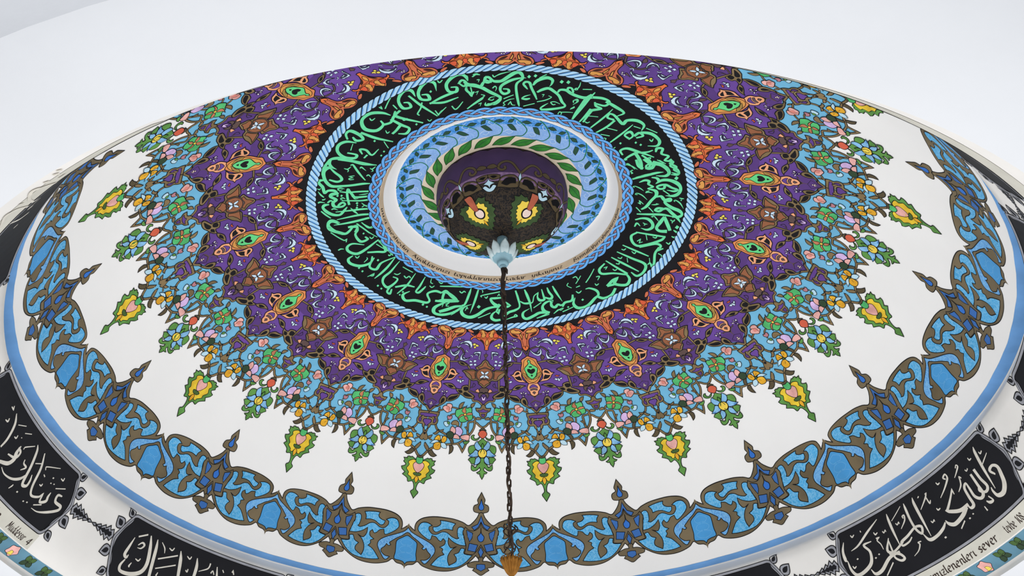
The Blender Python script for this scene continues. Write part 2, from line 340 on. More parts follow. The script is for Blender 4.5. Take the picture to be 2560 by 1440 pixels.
  ('P', 'terracotta', 0, 3.5, 1, 'blossom_petal', "-415,1876 -480,1882 -552,1910 -524,1882 -458,1865"),
  ('P', 'terracotta', 0, 3.5, 1, 'blossom_petal', "-391,1877 -345,1886 -321,1913 -377,1905 -409,1890"),
  ('P', 'yellow', 0, 2.8, 1, None, "-374,1867 -377,1872 -390,1876 -406,1876 -420,1873 -427,1867 -423,1862 -411,1859 -394,1858 -380,1861"),
 ]),
 ('mauve_bud', 'H', [
  ('P', 'mauve', 0, 3.8, 1, None, "-785,1892 -767,1881 -734,1887 -697,1881 -676,1890 -691,1907 -741,1912 -771,1903"),
 ]),
 ('white_bud', 'H', [
  ('P', 'iceblue', 0, 3.8, 1, None, "-840,1935 -804,1928 -773,1928 -717,1946 -731,1959 -769,1966 -820,1954"),
  ('P', 'leaf', 0, 3.1, 1, None, "-766,1926 -726,1929 -707,1940 -731,1948 -765,1939"),
 ]),
 ('lilac_flower', 'H', [
  ('P', 'lilac', 0, 4.2, 1, None, "-578,1969 -518,1960 -455,1972 -417,1994 -428,2012 -465,2029 -550,2021 -569,1998"),
  ('P', 'pink', 0, 4.2, 1, 'lilac_petal', "-646,1958 -586,1973 -564,1997 -597,2016 -646,2008 -683,1993 -675,1972"),
  ('P', 'pink', 0, 4.2, 1, 'lilac_petal', "-612,2029 -551,2017 -490,2029 -464,2052 -526,2050 -610,2046"),
  ('P', 'darkgreen', 0, 4.2, 1, 'calyx', "-752,2019 -714,2003 -657,1999 -600,2015 -613,2046 -702,2048 -741,2033"),
 ]),
 ('pink_bud', 'H', [
  ('P', 'pink', 0, 4.2, 1, None, "-458,2034 -417,2023 -352,2018 -281,2022 -272,2045 -303,2062 -369,2056 -427,2051"),
  ('P', 'leaf', 0, 3.8, 1, 'calyx', "-392,2071 -343,2065 -266,2062 -292,2078 -339,2087 -379,2082"),
 ]),
 ('dark_leaf', 'H', [
  ('P', 'khakidark', 0, 4.5, 1, None, "-665,2102 -617,2100 -579,2117 -596,2147 -652,2163 -650,2130"),
  ('P', 'khakidark', 0, 3.8, 1, None, "-698,2050 -615,2053 -585,2084 -626,2092 -665,2063"),
 ]),
 ('yellow_pansy', 'H', [
  ('P', 'iceblue', 0, 3.3, 1, 'pansy_white_petal', "-878,2040 -836,2033 -829,2053 -850,2068"),
  ('P', 'iceblue', 0, 3.5, 1, 'pansy_white_petal', "-880,2075 -944,2068 -998,2074 -1057,2096 -974,2093 -897,2083"),
  ('P', 'iceblue', 0, 3.5, 1, 'pansy_white_petal', "-843,2087 -766,2086 -715,2108 -721,2126 -794,2122 -833,2106"),
  ('P', 'amber', 0, 4.0, 1, 'pansy_petal', "-849,2071 -912,2068 -981,2067 -962,2047 -911,2031 -871,2042"),
  ('P', 'amber', 0, 4.0, 1, 'pansy_petal', "-835,2077 -830,2052 -794,2034 -736,2045 -738,2069 -781,2084"),
  ('P', 'amber', 0, 4.0, 1, 'pansy_petal', "-856,2083 -837,2103 -845,2130 -906,2139 -967,2130 -981,2102 -936,2086"),
  ('S', 'inkbrown', 2.1, 0.0, 1, None, "-923,2107 -884,2094"),
  ('S', 'inkbrown', 2.1, 0.0, 1, None, "-906,2111 -871,2097"),
  ('S', 'inkbrown', 2.1, 0.0, 1, None, "-917,2054 -885,2062"),
  ('S', 'inkbrown', 2.1, 0.0, 1, None, "-802,2065 -783,2052"),
  ('P', 'leafdark', 0, 3.1, 1, None, "-833,2078 -836,2083 -846,2086 -860,2087 -872,2084 -878,2079 -876,2074 -866,2071 -852,2071 -840,2073"),
 ]),
 ('red_bud', 'B', [
  ('A', 'khakidark', 0, 3.8, 1, None, "0,1964 -49,1976 -78,1987 0,1982"),
  ('A', 'redbud', 0, 4.5, 1, None, "0,1983 -57,1990 -92,2012 -53,2033 0,2044"),
 ]),
 ('green_tendril', 'H', [
  ('P', 'leaf', 0, 4.5, 1, None, "-55,2032 -85,2051 -149,2060 -215,2052 -238,2033 -199,2019 -168,2021 -183,2032 -160,2047 -114,2046"),
 ]),
 ('blue_flower', 'B', [
  ('A', 'leaf', 0, 4.0, 1, 'leaf', "0,2044 -40,2055 -93,2069 -86,2083 -41,2100 0,2090"),
  ('P', 'leaf', 0, 4.2, 1, 'leaf', "-153,2097 -218,2096 -272,2109 -277,2138 -241,2157 -176,2144 -135,2127"),
  ('P', 'leaf', 0, 4.2, 1, 'leaf', "-137,2174 -230,2178 -270,2192 -229,2205 -205,2215 -133,2211"),
  ('A', 'leaf', 0, 4.5, 1, None, "0,2167 -36,2184 -43,2206 -93,2221 -129,2237 -200,2221 -206,2240 -197,2253 -157,2259 -97,2252 -46,2236 -32,2248 -48,2258 -100,2268 -69,2275 -40,2272 -35,2286 0,2305"),
  ('P', 'petalblue', 0, 4.0, 1, 'blue_petal', "-17,2120 -79,2131 -136,2118 -162,2094 -143,2076 -108,2064 -74,2084 -29,2106"),
  ('P', 'petalblue', 0, 4.0, 1, 'blue_petal', "-87,2137 -143,2127 -188,2146 -272,2167 -199,2174 -122,2172 -80,2165"),
  ('P', 'petalblue', 0, 4.0, 1, 'blue_petal', "-80,2168 -48,2178 -34,2189 -49,2205 -94,2217 -158,2224 -141,2207 -128,2185"),
  ('P', 'petalshade', 0, 0.0, 1, None, "-114,2207 -72,2201 -94,2214 -154,2222"),
  ('P', 'petalshade', 0, 0.0, 1, None, "-232,2163 -178,2164 -200,2172 -261,2167"),
  ('A', 'yellow', 0, 4.5, 1, 'eye', "0,2119 -56,2126 -88,2148 -64,2169 0,2178"),
  ('A', 'leafmid', 0, 3.8, 1, None, "0,2077 -22,2090 -27,2105 -13,2118 -41,2145 0,2172"),
 ]),
 ('yellow_flower', 'Y', [
  ('A', 'leaf', 0, 4.9, 1, None, "-1200,2222 -1136,2223 -1072,2210 -1043,2205 -1021,2210 -1000,2205 -960,2208 -959,2219 -892,2218 -917,2234 -902,2245 -951,2260 -938,2273 -880,2281 -900,2299 -966,2320 -928,2338 -1025,2362 -1053,2389 -1129,2383 -1168,2407 -1178,2442 -1132,2460 -1162,2484 -1200,2509"),
  ('A', 'amberyellow', 0, 4.2, 1, 'yellow_petal', "-1200,2247 -1133,2230 -1081,2224 -1013,2235 -995,2248 -1019,2261 -1005,2274 -982,2292 -1034,2319 -1026,2336 -1095,2356 -1103,2369 -1149,2370 -1171,2354 -1200,2348"),
  ('A', 'pink', 0, 4.0, 1, 'heart', "-1200,2251 -1140,2240 -1096,2256 -1104,2276 -1146,2303 -1200,2317"),
  ('A', 'jade', 0, 4.0, 1, 'calyx', "-1200,2208 -1142,2206 -1134,2225 -1139,2236 -1164,2247 -1200,2251"),
  ('A', 'leafdark', 0, 3.3, 1, None, "-1200,2317 -1140,2318 -1124,2326 -1155,2338 -1200,2340"),
  ('A', 'amber', 0, 3.5, 1, None, "-1200,2344 -1169,2355 -1170,2375 -1200,2397"),
 ]),
 ('border_frame', 'H', [
  ('P', 'bronze', 0, 5.4, 1, None, "-1201,2639 -1161,2663 -1085,2687 -1095,2660 -1079,2632 -1016,2610 -918,2596 -775,2587 -608,2586 -452,2590 -305,2605 -211,2624 -141,2604 -71,2568 -40,2539 -30,2528 7,2526 4,2846 -23,2873 -81,2841 -139,2870 -234,2907 -366,2941 -499,2960 -651,2964 -786,2956 -924,2935 -1001,2908 -1069,2931 -1164,2940 -1204,2970"),
 ]),
 ('border_cell', 'H', [
  ('P', 'azure', 0, 4.7, 1, None, "-968,2625 -886,2625 -809,2638 -856,2647 -855,2672 -797,2698 -726,2698 -629,2677 -548,2683 -484,2705 -402,2722 -358,2717 -379,2703 -389,2663 -371,2641 -326,2636 -281,2647 -297,2670 -274,2705 -245,2770 -349,2765 -450,2745 -528,2716 -530,2756 -495,2786 -460,2791 -387,2778 -464,2803 -518,2845 -524,2885 -500,2920 -398,2892 -388,2864 -427,2837 -355,2822 -316,2791 -256,2795 -266,2829 -137,2840 -244,2894 -367,2928 -510,2938 -673,2935 -785,2925 -754,2905 -672,2863 -585,2842 -619,2821 -609,2803 -662,2790 -591,2771 -577,2743 -614,2726 -649,2746 -690,2738 -733,2717 -800,2709 -819,2739 -859,2740 -944,2717 -1010,2693 -1041,2669 -1019,2638"),
 ]),
 ('border_cell', 'H', [
  ('P', 'azure', 0, 4.7, 1, None, "-686,2605 -603,2605 -499,2610 -424,2617 -463,2639 -468,2662 -551,2656 -632,2661 -729,2682 -782,2671 -797,2648 -727,2642 -679,2630 -670,2618"),
 ]),
 ('border_arch', 'Y', [
  ('A', 'cobaltlight', 0, 4.7, 1, None, "-1200,2669 -1141,2698 -1023,2724 -877,2753 -783,2778 -737,2806 -742,2838 -797,2876 -850,2910 -897,2920 -951,2896 -872,2892 -806,2868 -806,2849 -853,2828 -877,2807 -914,2818 -947,2810 -923,2795 -972,2775 -1026,2756 -1112,2732 -1200,2704"),
 ]),
 ('border_medallion', 'Y', [
  ('A', 'azuredeep', 0, 4.7, 1, None, "-1200,2727 -1118,2746 -1043,2770 -1030,2795 -1035,2854 -1026,2903 -1112,2911 -1169,2918 -1200,2934"),
  ('S', 'palecyan', 1.4, 0.0, 1, None, "-1200,2750 -1135,2760 -1101,2776 -1136,2796 -1192,2794"),
  ('S', 'palecyan', 1.4, 0.0, 1, None, "-1192,2803 -1133,2809 -1094,2830 -1134,2849 -1189,2847"),
  ('S', 'palecyan', 1.4, 0.0, 1, None, "-1191,2852 -1123,2858 -1075,2873 -1125,2893 -1196,2901"),
 ]),
 ('border_node', 'B', [
  ('A', 'bronze', 0, 4.2, 1, None, "0,2597 -22,2632 -107,2659 -193,2656 -260,2635 -286,2657 -296,2684 -262,2732 -238,2776 -259,2828 -140,2834 -72,2810 0,2760"),
  ('A', 'cobalt', 0, 4.2, 0, 'cell', "0,2551 -31,2589 -54,2612 -154,2634 -107,2656 -45,2633 0,2593"),
  ('P', 'cobalt', 0, 4.2, 0, 'cell', "-238,2656 -134,2677 -144,2712 -184,2741 -203,2717 -225,2687"),
  ('P', 'cobalt', 0, 4.2, 0, 'cell', "-187,2751 -51,2763 -91,2814 -211,2804"),
  ('A', 'cobalt', 0, 4.2, 0, 'cell', "0,2778 -43,2815 0,2856"),
  ('A', 'cobaltbright', 0, 4.5, 1, 'drop', "0,2632 -7,2676 -52,2702 -39,2730 0,2739"),
 ]),
 ('border_finial', 'B', [
  ('A', 'bronze', 0, 4.9, 1, None, "0,2381 -39,2413 -69,2441 -55,2466 -120,2483 -137,2507 -116,2527 -30,2532 0,2526"),
  ('A', 'cobaltbright', 0, 4.5, 1, 'drop', "0,2427 -20,2461 -47,2489 -33,2507 0,2511"),
 ]),
 ('border_pendant', 'B', [
  ('A', 'bronze', 0, 4.7, 1, None, "0,2846 -37,2860 -30,2883 -109,2884 -217,2902 -195,2925 -97,2933 -129,2950 -80,2964 0,2986"),
  ('A', 'cobalt', 0, 3.8, 0, 'cell', "0,2904 -66,2907 -70,2937 0,2955"),
 ]),
]
# green calligraphy on the black band: strokes of (1/100 degree, mm from crown, nib mm)
BAND_STROKES = """
-2113,959,18 -1981,945,22 -1697,932,22 -1496,929,22 -1352,929,4
-2000,936,16 -2042,910,17 -2049,872,20 -1809,880,21 -1540,905,20 -1359,927,5
-1010,795,4 -1019,842,17 -1051,925,15 -1125,959,14 -1411,979,22 -1673,1018,26 -1900,1048,22
-670,798,10 -687,844,15 -726,926,14 -788,1020,2
-810,938,3 -1038,966,11 -1123,1005,18 -1003,1042,24 -756,1054,27 -507,1027,24 -257,978,21 21,954,18 291,952,13
359,869,14 103,873,20 -74,878,16 20,914,21 213,941,27 311,929,21
234,962,11 179,989,10 251,1009,13 301,971,8
291,973,3 56,1009,12 7,1047,17 134,1070,22 326,1066,17
483,909,19 609,926,17 745,943,3
466,952,22 602,951,20 741,943,4
1009,811,12 1061,882,15 1066,959,10 872,987,19 643,1002,19 471,1037,11
1416,812,9 1459,864,19 1492,939,13 1469,1018,2
1119,911,8 1260,933,15 1414,938,18 1598,934,8 1732,883,7 1944,859,9 1857,897,11 1909,928,22 2083,928,16 2113,890,13 2147,835,7
2404,832,9 2391,875,16 2433,916,16 2318,934,20 2144,912,12
2659,831,9 2660,891,16 2699,982,2
2101,1048,9 1915,1025,22 1923,984,15 2102,957,17 2284,956,13 2251,996,18 2345,1015,20 2497,997,15 2583,1011,15 2782,1001,10
2081,1049,20 1752,1036,22 1514,1054,21 1249,1073,22 1128,1051,16 1172,1012,13 1431,985,2
-470,1055,8 -41,1005,7
1573,985,7 1926,949,7
1584,1079,8 2049,1064,7
-506,801,3 -457,815,7 -459,829,3
-464,869,5 -497,855,9 -125,833,11 313,814,9
-2392,834,9 -1865,809,12 -1281,792,7
-992,1003,4 -956,969,9 -900,985,4
504,1067,3 753,1048,11 916,1042,9 870,1027,9 810,1039,5
-211,855,7 -265,874,9 -347,861,4
206,854,5 269,836,7 313,854,3
2331,952,7 2394,951,5 2333,971,3
2222,1063,3 2425,1042,8 2499,1052,6 2628,1039,4
-1872,1004,2 -1888,977,6 -1943,961,3
-1798,973,7 -1676,953,5 -1754,985,6 -1638,984,6
-1439,1058,3 -1331,1030,7 -1311,1018,5 -1421,1020,4
-16702,1087,16 -16758,1074,13 -16776,1043,2
-16645,1035,15 -16751,1008,20 -16907,998,21 -17091,979,19 -17191,1007,15 -17292,1016,19 -17451,1009,19
-17279,1055,15 -17377,1052,10 -17469,1021,15 -17570,1011,23 -17746,1015,22 -17940,1052,23 -18095,1082,25 -18230,1084,22 -18321,1056,14 -18322,1030,13 -18198,995,13 -18195,954,13 -18272,888,15 -18378,826,13 -18421,805,4
-17250,1052,7 -17268,1030,11 -17393,1012,14
-17156,972,11 -17364,928,19 -17622,890,19 -17711,873,14 -17545,837,19 -17281,820,18 -17152,821,14 -17171,843,3
17572,1043,4 17687,1042,11 17908,1027,19 18119,1001,20 18281,968,16 18295,931,14 18178,906,20 18029,918,16 18054,943,13 18217,947,9
-16702,1003,8 -16627,967,12 -16715,932,15 -16759,904,5 -16784,948,7 -16788,982,7
17438,951,5 17539,974,13 17605,993,11 17546,1011,17 17432,1006,15 17324,963,14 17166,917,14 17026,876,7
17307,988,9 17247,1024,19 17119,1050,23 16967,1065,25 16813,1051,15 16786,1017,9 16813,996,2
17109,935,12 16989,961,20 16815,981,21 16608,965,18 16380,939,16 16168,898,16 15993,878,12 16012,859,16 16277,829,19 16646,803,19 16764,811,11 16700,835,11 16588,863,3
16482,962,8 16445,988,16 16267,995,20 16083,981,21 15877,975,22 15626,979,23 15431,1004,23
16238,991,8 16259,1018,14 16169,1021,12 16056,997,11 16068,970,10
15503,1024,13 15548,982,17 15503,908,16 15455,845,14 15379,790,8
14932,806,12 15004,860,13 15054,911,12
17561,872,8 17461,892,10 17294,909,3
17559,870,10 17399,869,17 17270,878,10
17198,1055,6 17040,1091,6
17428,809,7 17049,842,7
-17813,864,8 -18147,898,6
-16435,810,5 -16955,869,8 -17171,898,6 -17059,911,6
16992,858,7 16742,881,9 16588,913,6 16701,922,5
-17479,1068,5 -17517,1049,7 -17582,1058,6 -17714,1074,9 -17976,1093,3
-17805,807,9 -17878,815,5 -17819,832,7 -18009,857,7 -18188,867,4
-17990,815,6 -18070,841,7 -18140,816,7 -18264,813,5
-17287,866,6 -17381,881,7 -17519,884,3
-17269,864,6 -17406,856,7 -17480,867,5
-16912,1065,8 -17031,1084,8 -17063,1092,4
-17029,1082,9 -17136,1076,7
-17018,1035,7 -17085,1037,6 -17048,1015,2
-17453,955,7 -17534,971,8 -17578,954,5 -17535,929,2
-16888,933,6 -16992,941,5 -16908,911,2
-16904,835,6 -17010,841,6 -16940,815,2
16923,921,6 16864,926,5 16872,902,2
16523,872,6 16397,859,8 16325,867,7
16528,874,7 16407,885,7 16185,878,3
15800,917,6 15848,932,7 15760,944,9 15725,928,6 15765,901,3
15735,859,3 15658,882,7 15697,893,3
15949,791,6 16023,800,5 16004,819,7 15902,808,5 15925,790,7
15963,817,7 15776,831,7 15553,844,4
16061,1016,8 16039,1032,8 15982,1023,5 16043,1015,6
15997,1028,5 16002,1054,6 16050,1087,2
15855,1038,6 15618,1059,8
-11376,1013,17 -11414,926,21 -11422,850,22 -11482,785,6
-11344,1053,15 -11112,1047,17 -10968,1024,14 -10889,992,2
-10939,1028,17 -10895,1049,26 -10723,1060,23 -10493,1050,20 -10240,1027,20 -10048,989,21 -10075,926,19 -10145,870,19 -10263,815,20 -10318,774,9
-10902,1029,9 -10724,994,14 -10570,959,17 -10398,943,17 -10282,966,17 -10361,1015,11
-10331,1043,11 -10296,1068,21 -10181,1068,17 -10000,1042,19 -9723,1026,17 -9825,1008,17 -9822,973,19 -9656,945,8
-9664,945,17 -9645,980,26 -9528,990,19 -9354,958,21 -9210,975,20 -9025,970,20 -8961,944,17 -8974,921,17 -9079,905,12 -9183,919,17 -9096,938,16 -8974,950,11
-9225,1007,11 -9321,990,13 -9266,975,8
-9880,884,11 -9906,896,12 -9579,894,14 -9024,881,14
-9925,894,13 -9626,867,17 -9448,846,19 -9495,767,17
-9773,941,7 -9731,891,13 -9778,834,15 -9817,773,17
-9288,923,6 -9241,844,13 -9234,806,15 -9273,766,17
-9131,998,9 -9123,1024,21 -9010,1035,16 -8793,1016,21 -8598,982,21 -8543,942,17 -8729,915,17 -8922,894,7
-8718,965,6 -8701,892,13 -8705,818,18 -8686,774,16
-8311,967,5 -8340,899,13 -8370,824,20 -8330,774,18
-8065,993,4 -8040,938,13 -8038,862,20 -8100,773,19
-8124,953,3 -8277,979,13 -8320,1004,19 -8174,1024,18 -7955,1018,22 -7687,990,19 -7507,961,17
-7789,917,16 -7773,893,22 -7667,865,16 -7433,888,16
-7895,861,9 -7543,834,11 -7137,810,9
-8854,1048,8 -8632,1023,11 -8441,999,8
-11184,927,8 -11239,915,11 -10916,868,14 -10484,808,7
-10984,954,4 -10971,933,9 -11120,920,4
-10959,932,7 -10902,924,6 -10824,926,4
-11114,866,6 -11191,861,11 -11043,826,2
-11232,812,4 -11198,798,9 -11385,787,5
-11183,797,6 -11107,788,6 -11041,796,3
-10736,810,6 -10826,802,10 -10698,781,2
-10678,878,6 -10609,905,7 -10561,883,5 -10486,903,8 -10437,896,8 -10470,874,5
-9917,956,10 -9958,938,10 -9922,914,3
-9878,954,8 -9839,939,7 -9880,925,3
-9593,826,3 -9629,794,10 -9689,772,3
-9632,875,3 -9457,859,7 -9351,847,8 -9360,830,5 -9336,847,5
-9401,933,10 -9434,917,9 -9360,903,2
-9360,932,7 -9312,917,5
-9090,809,4 -8936,792,9 -8824,776,8
-8824,808,7 -8920,792,7 -8889,775,7
-8847,875,3 -8636,857,15 -8428,837,4
-8866,987,8 -8897,972,10 -8805,949,2
-9792,1065,3 -9622,1046,10 -9506,1028,6
-9392,1039,8 -9397,1027,9 -9441,1019,4
-9253,1062,10 -9292,1051,11 -9243,1022,3
-9932,1073,5 -9884,1058,7 -9953,1054,3
-7904,832,4 -7648,812,12 -7482,793,8
-7482,793,8 -7521,776,8 -7462,768,5
12069,762,14 12089,800,16
11933,845,14 11575,841,20 11362,855,21
11864,885,16 11583,908,24 11476,921,18 11325,907,22 11336,882,21 11490,881,11 11562,904,15
11525,925,24 11416,960,25 11204,985,26 10972,990,17 10838,970,20 10838,929,4
11608,1023,17 11447,1033,9 11412,1013,12 11220,1039,16 11091,1023,13 10948,1044,15 10849,1031,16 10877,998,5
10798,767,7 10892,807,19 10966,866,21 11037,925,17 11034,962,3
10821,888,9 10749,917,18 10583,923,16 10476,907,8 10625,942,21 10602,984,23 10442,1023,27 10226,1040,18 9988,1031,20 9834,1002,21 9823,954,3
10408,963,11 10377,933,17 10299,909,12 10183,921,17 10206,947,15 10384,958,17 10227,992,16 10130,1021,15 10055,1002,15 10112,962,3
10600,813,7 10696,848,19 10620,869,18 10454,863,14 10302,885,14 10204,857,8 10078,898,22 9832,902,19 9515,874,18 9150,850,19 8966,826,12
9712,895,8 9784,929,19 9601,950,21 9668,980,20 9574,980,20 9532,953,15 9408,961,19 9235,998,24 9132,1041,24 8990,1062,14 8852,1049,19 8797,1010,12
8658,807,11 8727,866,17 8824,951,19 8806,1021,4
9162,949,13 9132,919,19 9007,906,14 8979,929,19 9107,947,17 9158,971,19 8966,1005,21 8790,1040,18 8579,1070,2
8294,810,11 8454,845,17 8462,883,23 8264,916,19 8049,923,20 7881,901,17 7888,862,3
8740,967,15 8429,956,24 8109,948,18 7985,973,21 8053,1015,26
8740,967,18 8439,995,22 8123,1029,19
11651,964,7 11425,990,5
9064,794,8 8799,827,7
9135,865,7 8886,898,6
10102,941,9 9876,977,7
11752,779,8 11787,766,7 11862,770,7 11775,783,7 11622,805,9 11366,826,2
10313,782,7 10366,774,5 10390,786,7 10250,812,9 10079,832,2
9855,796,8 9871,784,5 9948,793,7 9825,821,9 9553,852,2
9548,1010,6 9581,1004,5 9622,1012,7 9495,1039,9 9255,1063,2
8618,905,7 8632,895,6 8681,908,7 8570,927,8 8447,944,2
11452,766,6 11351,782,9 11378,801,6
11316,784,8 11205,791,8 11190,782,6
9974,841,9 10002,858,9 9959,881,3
10033,844,7 10087,864,7
9359,801,7 9277,816,6 9487,808,8 9290,833,4
9297,879,3 9312,899,10 9355,918,6 9385,904,5
9743,1033,6 9715,1048,9 9721,1059,4
9666,1045,7 9605,1043,5
8645,1007,6 8592,1021,9 8621,1032,5
8568,1022,7 8488,1023,5
7880,824,8 8115,828,13 7986,854,4
8215,860,5 8169,875,9 8185,889,4
8128,876,8 8075,873,5
8185,1047,6 8152,1067,8
-16761,1036,3 -16690,1091,18 -16452,1098,23 -16140,1045,17 -16097,982,17 -16304,966,20 -16379,1000,14 -16210,1011,9
-16207,963,18 -15799,949,18 -15316,927,11
-15327,933,13 -15773,905,18 -16304,917,7
-15762,1010,2 -15834,1080,16 -15628,1103,23 -15282,1049,16 -15184,988,18 -15402,962,19 -15451,1002,15 -15295,1018,9
-15101,1023,4 -15130,1081,19 -14928,1096,22 -14605,1048,15 -14501,978,19 -14720,960,16 -14782,997,13 -14662,1015,9
-14952,1049,10 -15043,934,16 -15256,815,8
-15136,960,8 -14956,921,9 -14716,891,9 -14723,873,8
-13995,976,5 -13885,1026,19 -13621,1070,24 -13254,1064,18 -13002,1003,23 -13142,945,24 -13492,946,15 -13602,983,9
-13476,950,19 -13753,931,17 -14041,957,17 -14365,973,15
-14231,987,9 -14087,953,19 -14237,892,18 -14597,809,11
-13862,951,15 -13922,871,21 -13997,821,16 -13710,801,18 -13495,832,9
-13894,875,19 -13582,860,16 -13346,856,15
-12327,1037,10 -12527,1070,14 -12706,1062,21 -12680,998,20 -12549,961,16 -12402,988,18 -12495,1023,9
-12791,1006,16 -12831,905,20 -13022,809,9
-12307,978,6 -12220,1034,19 -11995,1059,21 -11712,1041,17 -11518,986,21 -11578,929,21 -11764,929,15 -11752,985,11
-11446,961,18 -11383,864,21 -11490,787,9
-11092,1053,11 -11305,1052,18 -11426,1014,23 -11446,961,19
-11311,1056,14 -10881,1066,19 -10575,1059,17
-11866,901,8 -12062,931,15 -12118,897,16 -11965,848,13 -12376,840,5
-11907,873,12 -11695,878,10
-14528,1097,7 -14078,1039,7
-12835,852,6 -12610,797,6
-16468,1025,11 -16605,1051,15 -16706,1024,10 -16603,998,13 -16501,1025,8
-16616,1009,17 -17057,972,18 -17383,919,19 -17713,868,13 -17510,825,18 -17225,829,9
-16664,993,8 -16660,959,9 -16733,914,15 -16856,942,9
-17218,1016,12 -17298,1052,16 -17418,1031,11 -17344,1004,15 -17186,1017,11
-17155,905,5 -17054,870,8 -16443,808,5
-13473,1044,5 -13437,1022,9 -13577,1021,5
-14198,923,4 -14143,893,9 -14303,895,7
-14008,1074,5 -14013,1052,9 -14074,1074,4
-14361,1036,6 -14347,1013,8 -14332,991,5
-15323,864,7 -15319,822,9 -15535,848,8 -15384,828,8 -15750,863,5
-15952,860,8 -16004,827,9 -16158,838,8 -16391,875,5
-16943,1082,7 -17039,1088,9 -17123,1075,5
-13342,905,4 -13266,882,8 -13383,881,5
-15955,1092,5 -15978,1070,8 -16089,1086,5
-12221,992,4 -11900,976,6
-14839,821,5 -14859,802,8 -14981,808,4
15414,1005,20 15140,1027,20 14886,1026,12 14876,984,15 15213,969,11
15230,978,9 15090,955,15 14888,951,17 15074,911,20 15096,881,8
14974,1016,17 14579,1013,22 14217,1007,13 14249,962,5
15476,1047,5 15470,988,14 15420,898,15 15362,786,9
15149,920,12 15080,852,14 15052,787,9
14585,990,4 14515,896,13 14489,774,10
14187,928,16 14418,918,13 14505,947,14 14358,957,15 13853,939,20 13883,976,20 13683,1016,24 13394,1023,15 13215,986,5
14146,929,13 14091,855,15 14144,768,10
13609,978,4 13450,882,13 13284,773,10
13115,891,15 13338,890,11 13372,930,19 13141,922,11 13064,886,11
13111,926,17 13161,965,17 12970,968,13 12994,928,11
13160,973,17 12921,1017,23 12536,1027,18 12342,997,14 12455,950,5
12389,793,10 12669,800,15 12661,841,21 12313,882,20 11841,945,7
12310,883,21 12217,822,17 12032,763,10
12281,863,21 11767,862,20 11329,849,14
12268,879,13 12175,926,13 12192,961,7
12096,889,12 11657,914,15 11437,898,12 11343,879,15 11400,921,15 11575,932,10
11636,926,20 11386,971,23 11021,994,16 10840,970,17 10888,915,5
12070,969,9 12223,988,18 12146,1015,15 11932,994,14 11757,1023,14 11592,993,12 11470,1032,16 11291,1010,12 11088,1041,15 10878,1040,14 10968,1005,6
10835,767,9 10985,861,17 11051,946,5
14027,854,7 13685,881,7
13937,793,7 13631,821,7
13531,973,7 13319,992,7
13236,1018,7 12884,1048,7
14990,864,6 14685,890,6
15847,934,7 15778,951,9 15693,937,5 15733,913,4
15739,865,5 15680,886,8
14898,816,5 14783,815,9 14742,831,5
13726,783,7 13589,791,6 13538,770,5
13066,769,5 12929,772,9 12956,792,5
12728,984,5 12610,987,9 12697,1005,4
11873,906,8 11863,925,8 11786,918,5
11686,954,7 11468,981,7
12462,757,6 12171,773,6
11827,773,8 11813,792,8 11410,813,4
11431,769,5 11299,780,8 11408,797,5
-8044,957,7 -8261,992,19 -8196,1021,19 -7915,1024,22 -7631,977,23 -7495,942,19 -7709,896,14 -7844,897,8
-7760,895,16 -7764,867,16 -7509,870,14 -7289,895,14 -6844,888,21 -6834,843,17 -7027,847,11
-6601,881,6 -6872,937,14 -6810,979,17 -6579,988,19 -6305,953,22 -6365,878,19 -6588,785,11
-6523,789,11 -6099,784,16 -5766,804,20 -5947,844,18 -6153,897,14
-6516,787,15 -6084,777,16 -5446,785,11
-6305,984,7 -6243,1023,16 -6005,1031,20 -5691,994,22 -5595,930,16 -5848,890,9
-5732,888,9 -5449,956,14 -5165,941,20 -5307,878,15 -5181,779,8
-5175,784,5 -4968,867,16 -4877,936,16 -4846,1002,5
-4848,789,5 -4664,891,16 -4639,954,17 -4467,994,14 -4176,1008,20 -4101,958,16 -4157,913,11 -4385,916,9
-3760,807,5 -3638,919,14 -3686,1017,7
-3955,977,14 -3660,926,18 -3321,911,10
-4111,1000,13 -4051,1037,13 -3905,1043,15 -3991,1003,9
-3262,800,5 -3166,884,15 -3146,939,12 -3016,941,18 -2952,892,13 -2945,872,7
-3356,958,6 -3475,1006,17 -3247,1040,20 -2926,1011,22 -2509,1001,20 -2443,975,13 -2672,926,15 -2459,885,20 -2158,886,16
-2166,883,14 -2024,861,19 -1630,905,19 -1333,928,9
-2239,965,18 -1818,949,20 -1354,929,12
-1839,956,13 -2114,1017,22 -2052,1065,20 -1757,1069,22 -1406,1033,19 -1185,982,15 -1142,950,8
-2968,789,4 -2871,827,7 -2744,832,6
-7746,1026,7 -7185,974,9 -7207,955,7 -7063,968,6
-6818,1039,8 -6835,1021,10 -6777,1004,4
-7889,856,5 -7460,830,9 -6767,783,5
-7899,828,5 -7474,803,9 -7438,763,6
-6933,824,5 -6795,818,9 -6880,798,5
-6234,975,5 -6112,972,9 -6165,951,5
-5765,960,5 -5837,928,7 -5927,922,4
-5082,1007,5 -4995,993,10 -5052,975,8 -5096,1023,4
-6389,815,7 -5652,784,8
-5512,804,7 -5424,805,9 -5446,785,9 -5339,788,6
-4478,812,7 -3896,810,7
-4482,890,6 -4333,884,9 -4293,860,6
-4074,866,8 -3915,873,9 -3883,852,9 -3763,858,7
-2590,798,5 -2413,809,9 -2365,790,6
-1470,838,8 -1349,850,9 -1282,832,9 -1194,840,7
-2815,857,5 -2683,864,9 -2621,844,6
-1445,1048,5 -1350,1029,8 -1345,1018,6
3203,953,11 3042,997,17 2765,998,18 2612,1028,9
3212,984,4 3030,1028,16 3092,1074,23 3406,1083,22 3823,1047,18 4023,1032,14 4075,993,18 3933,955,14 3775,948,6
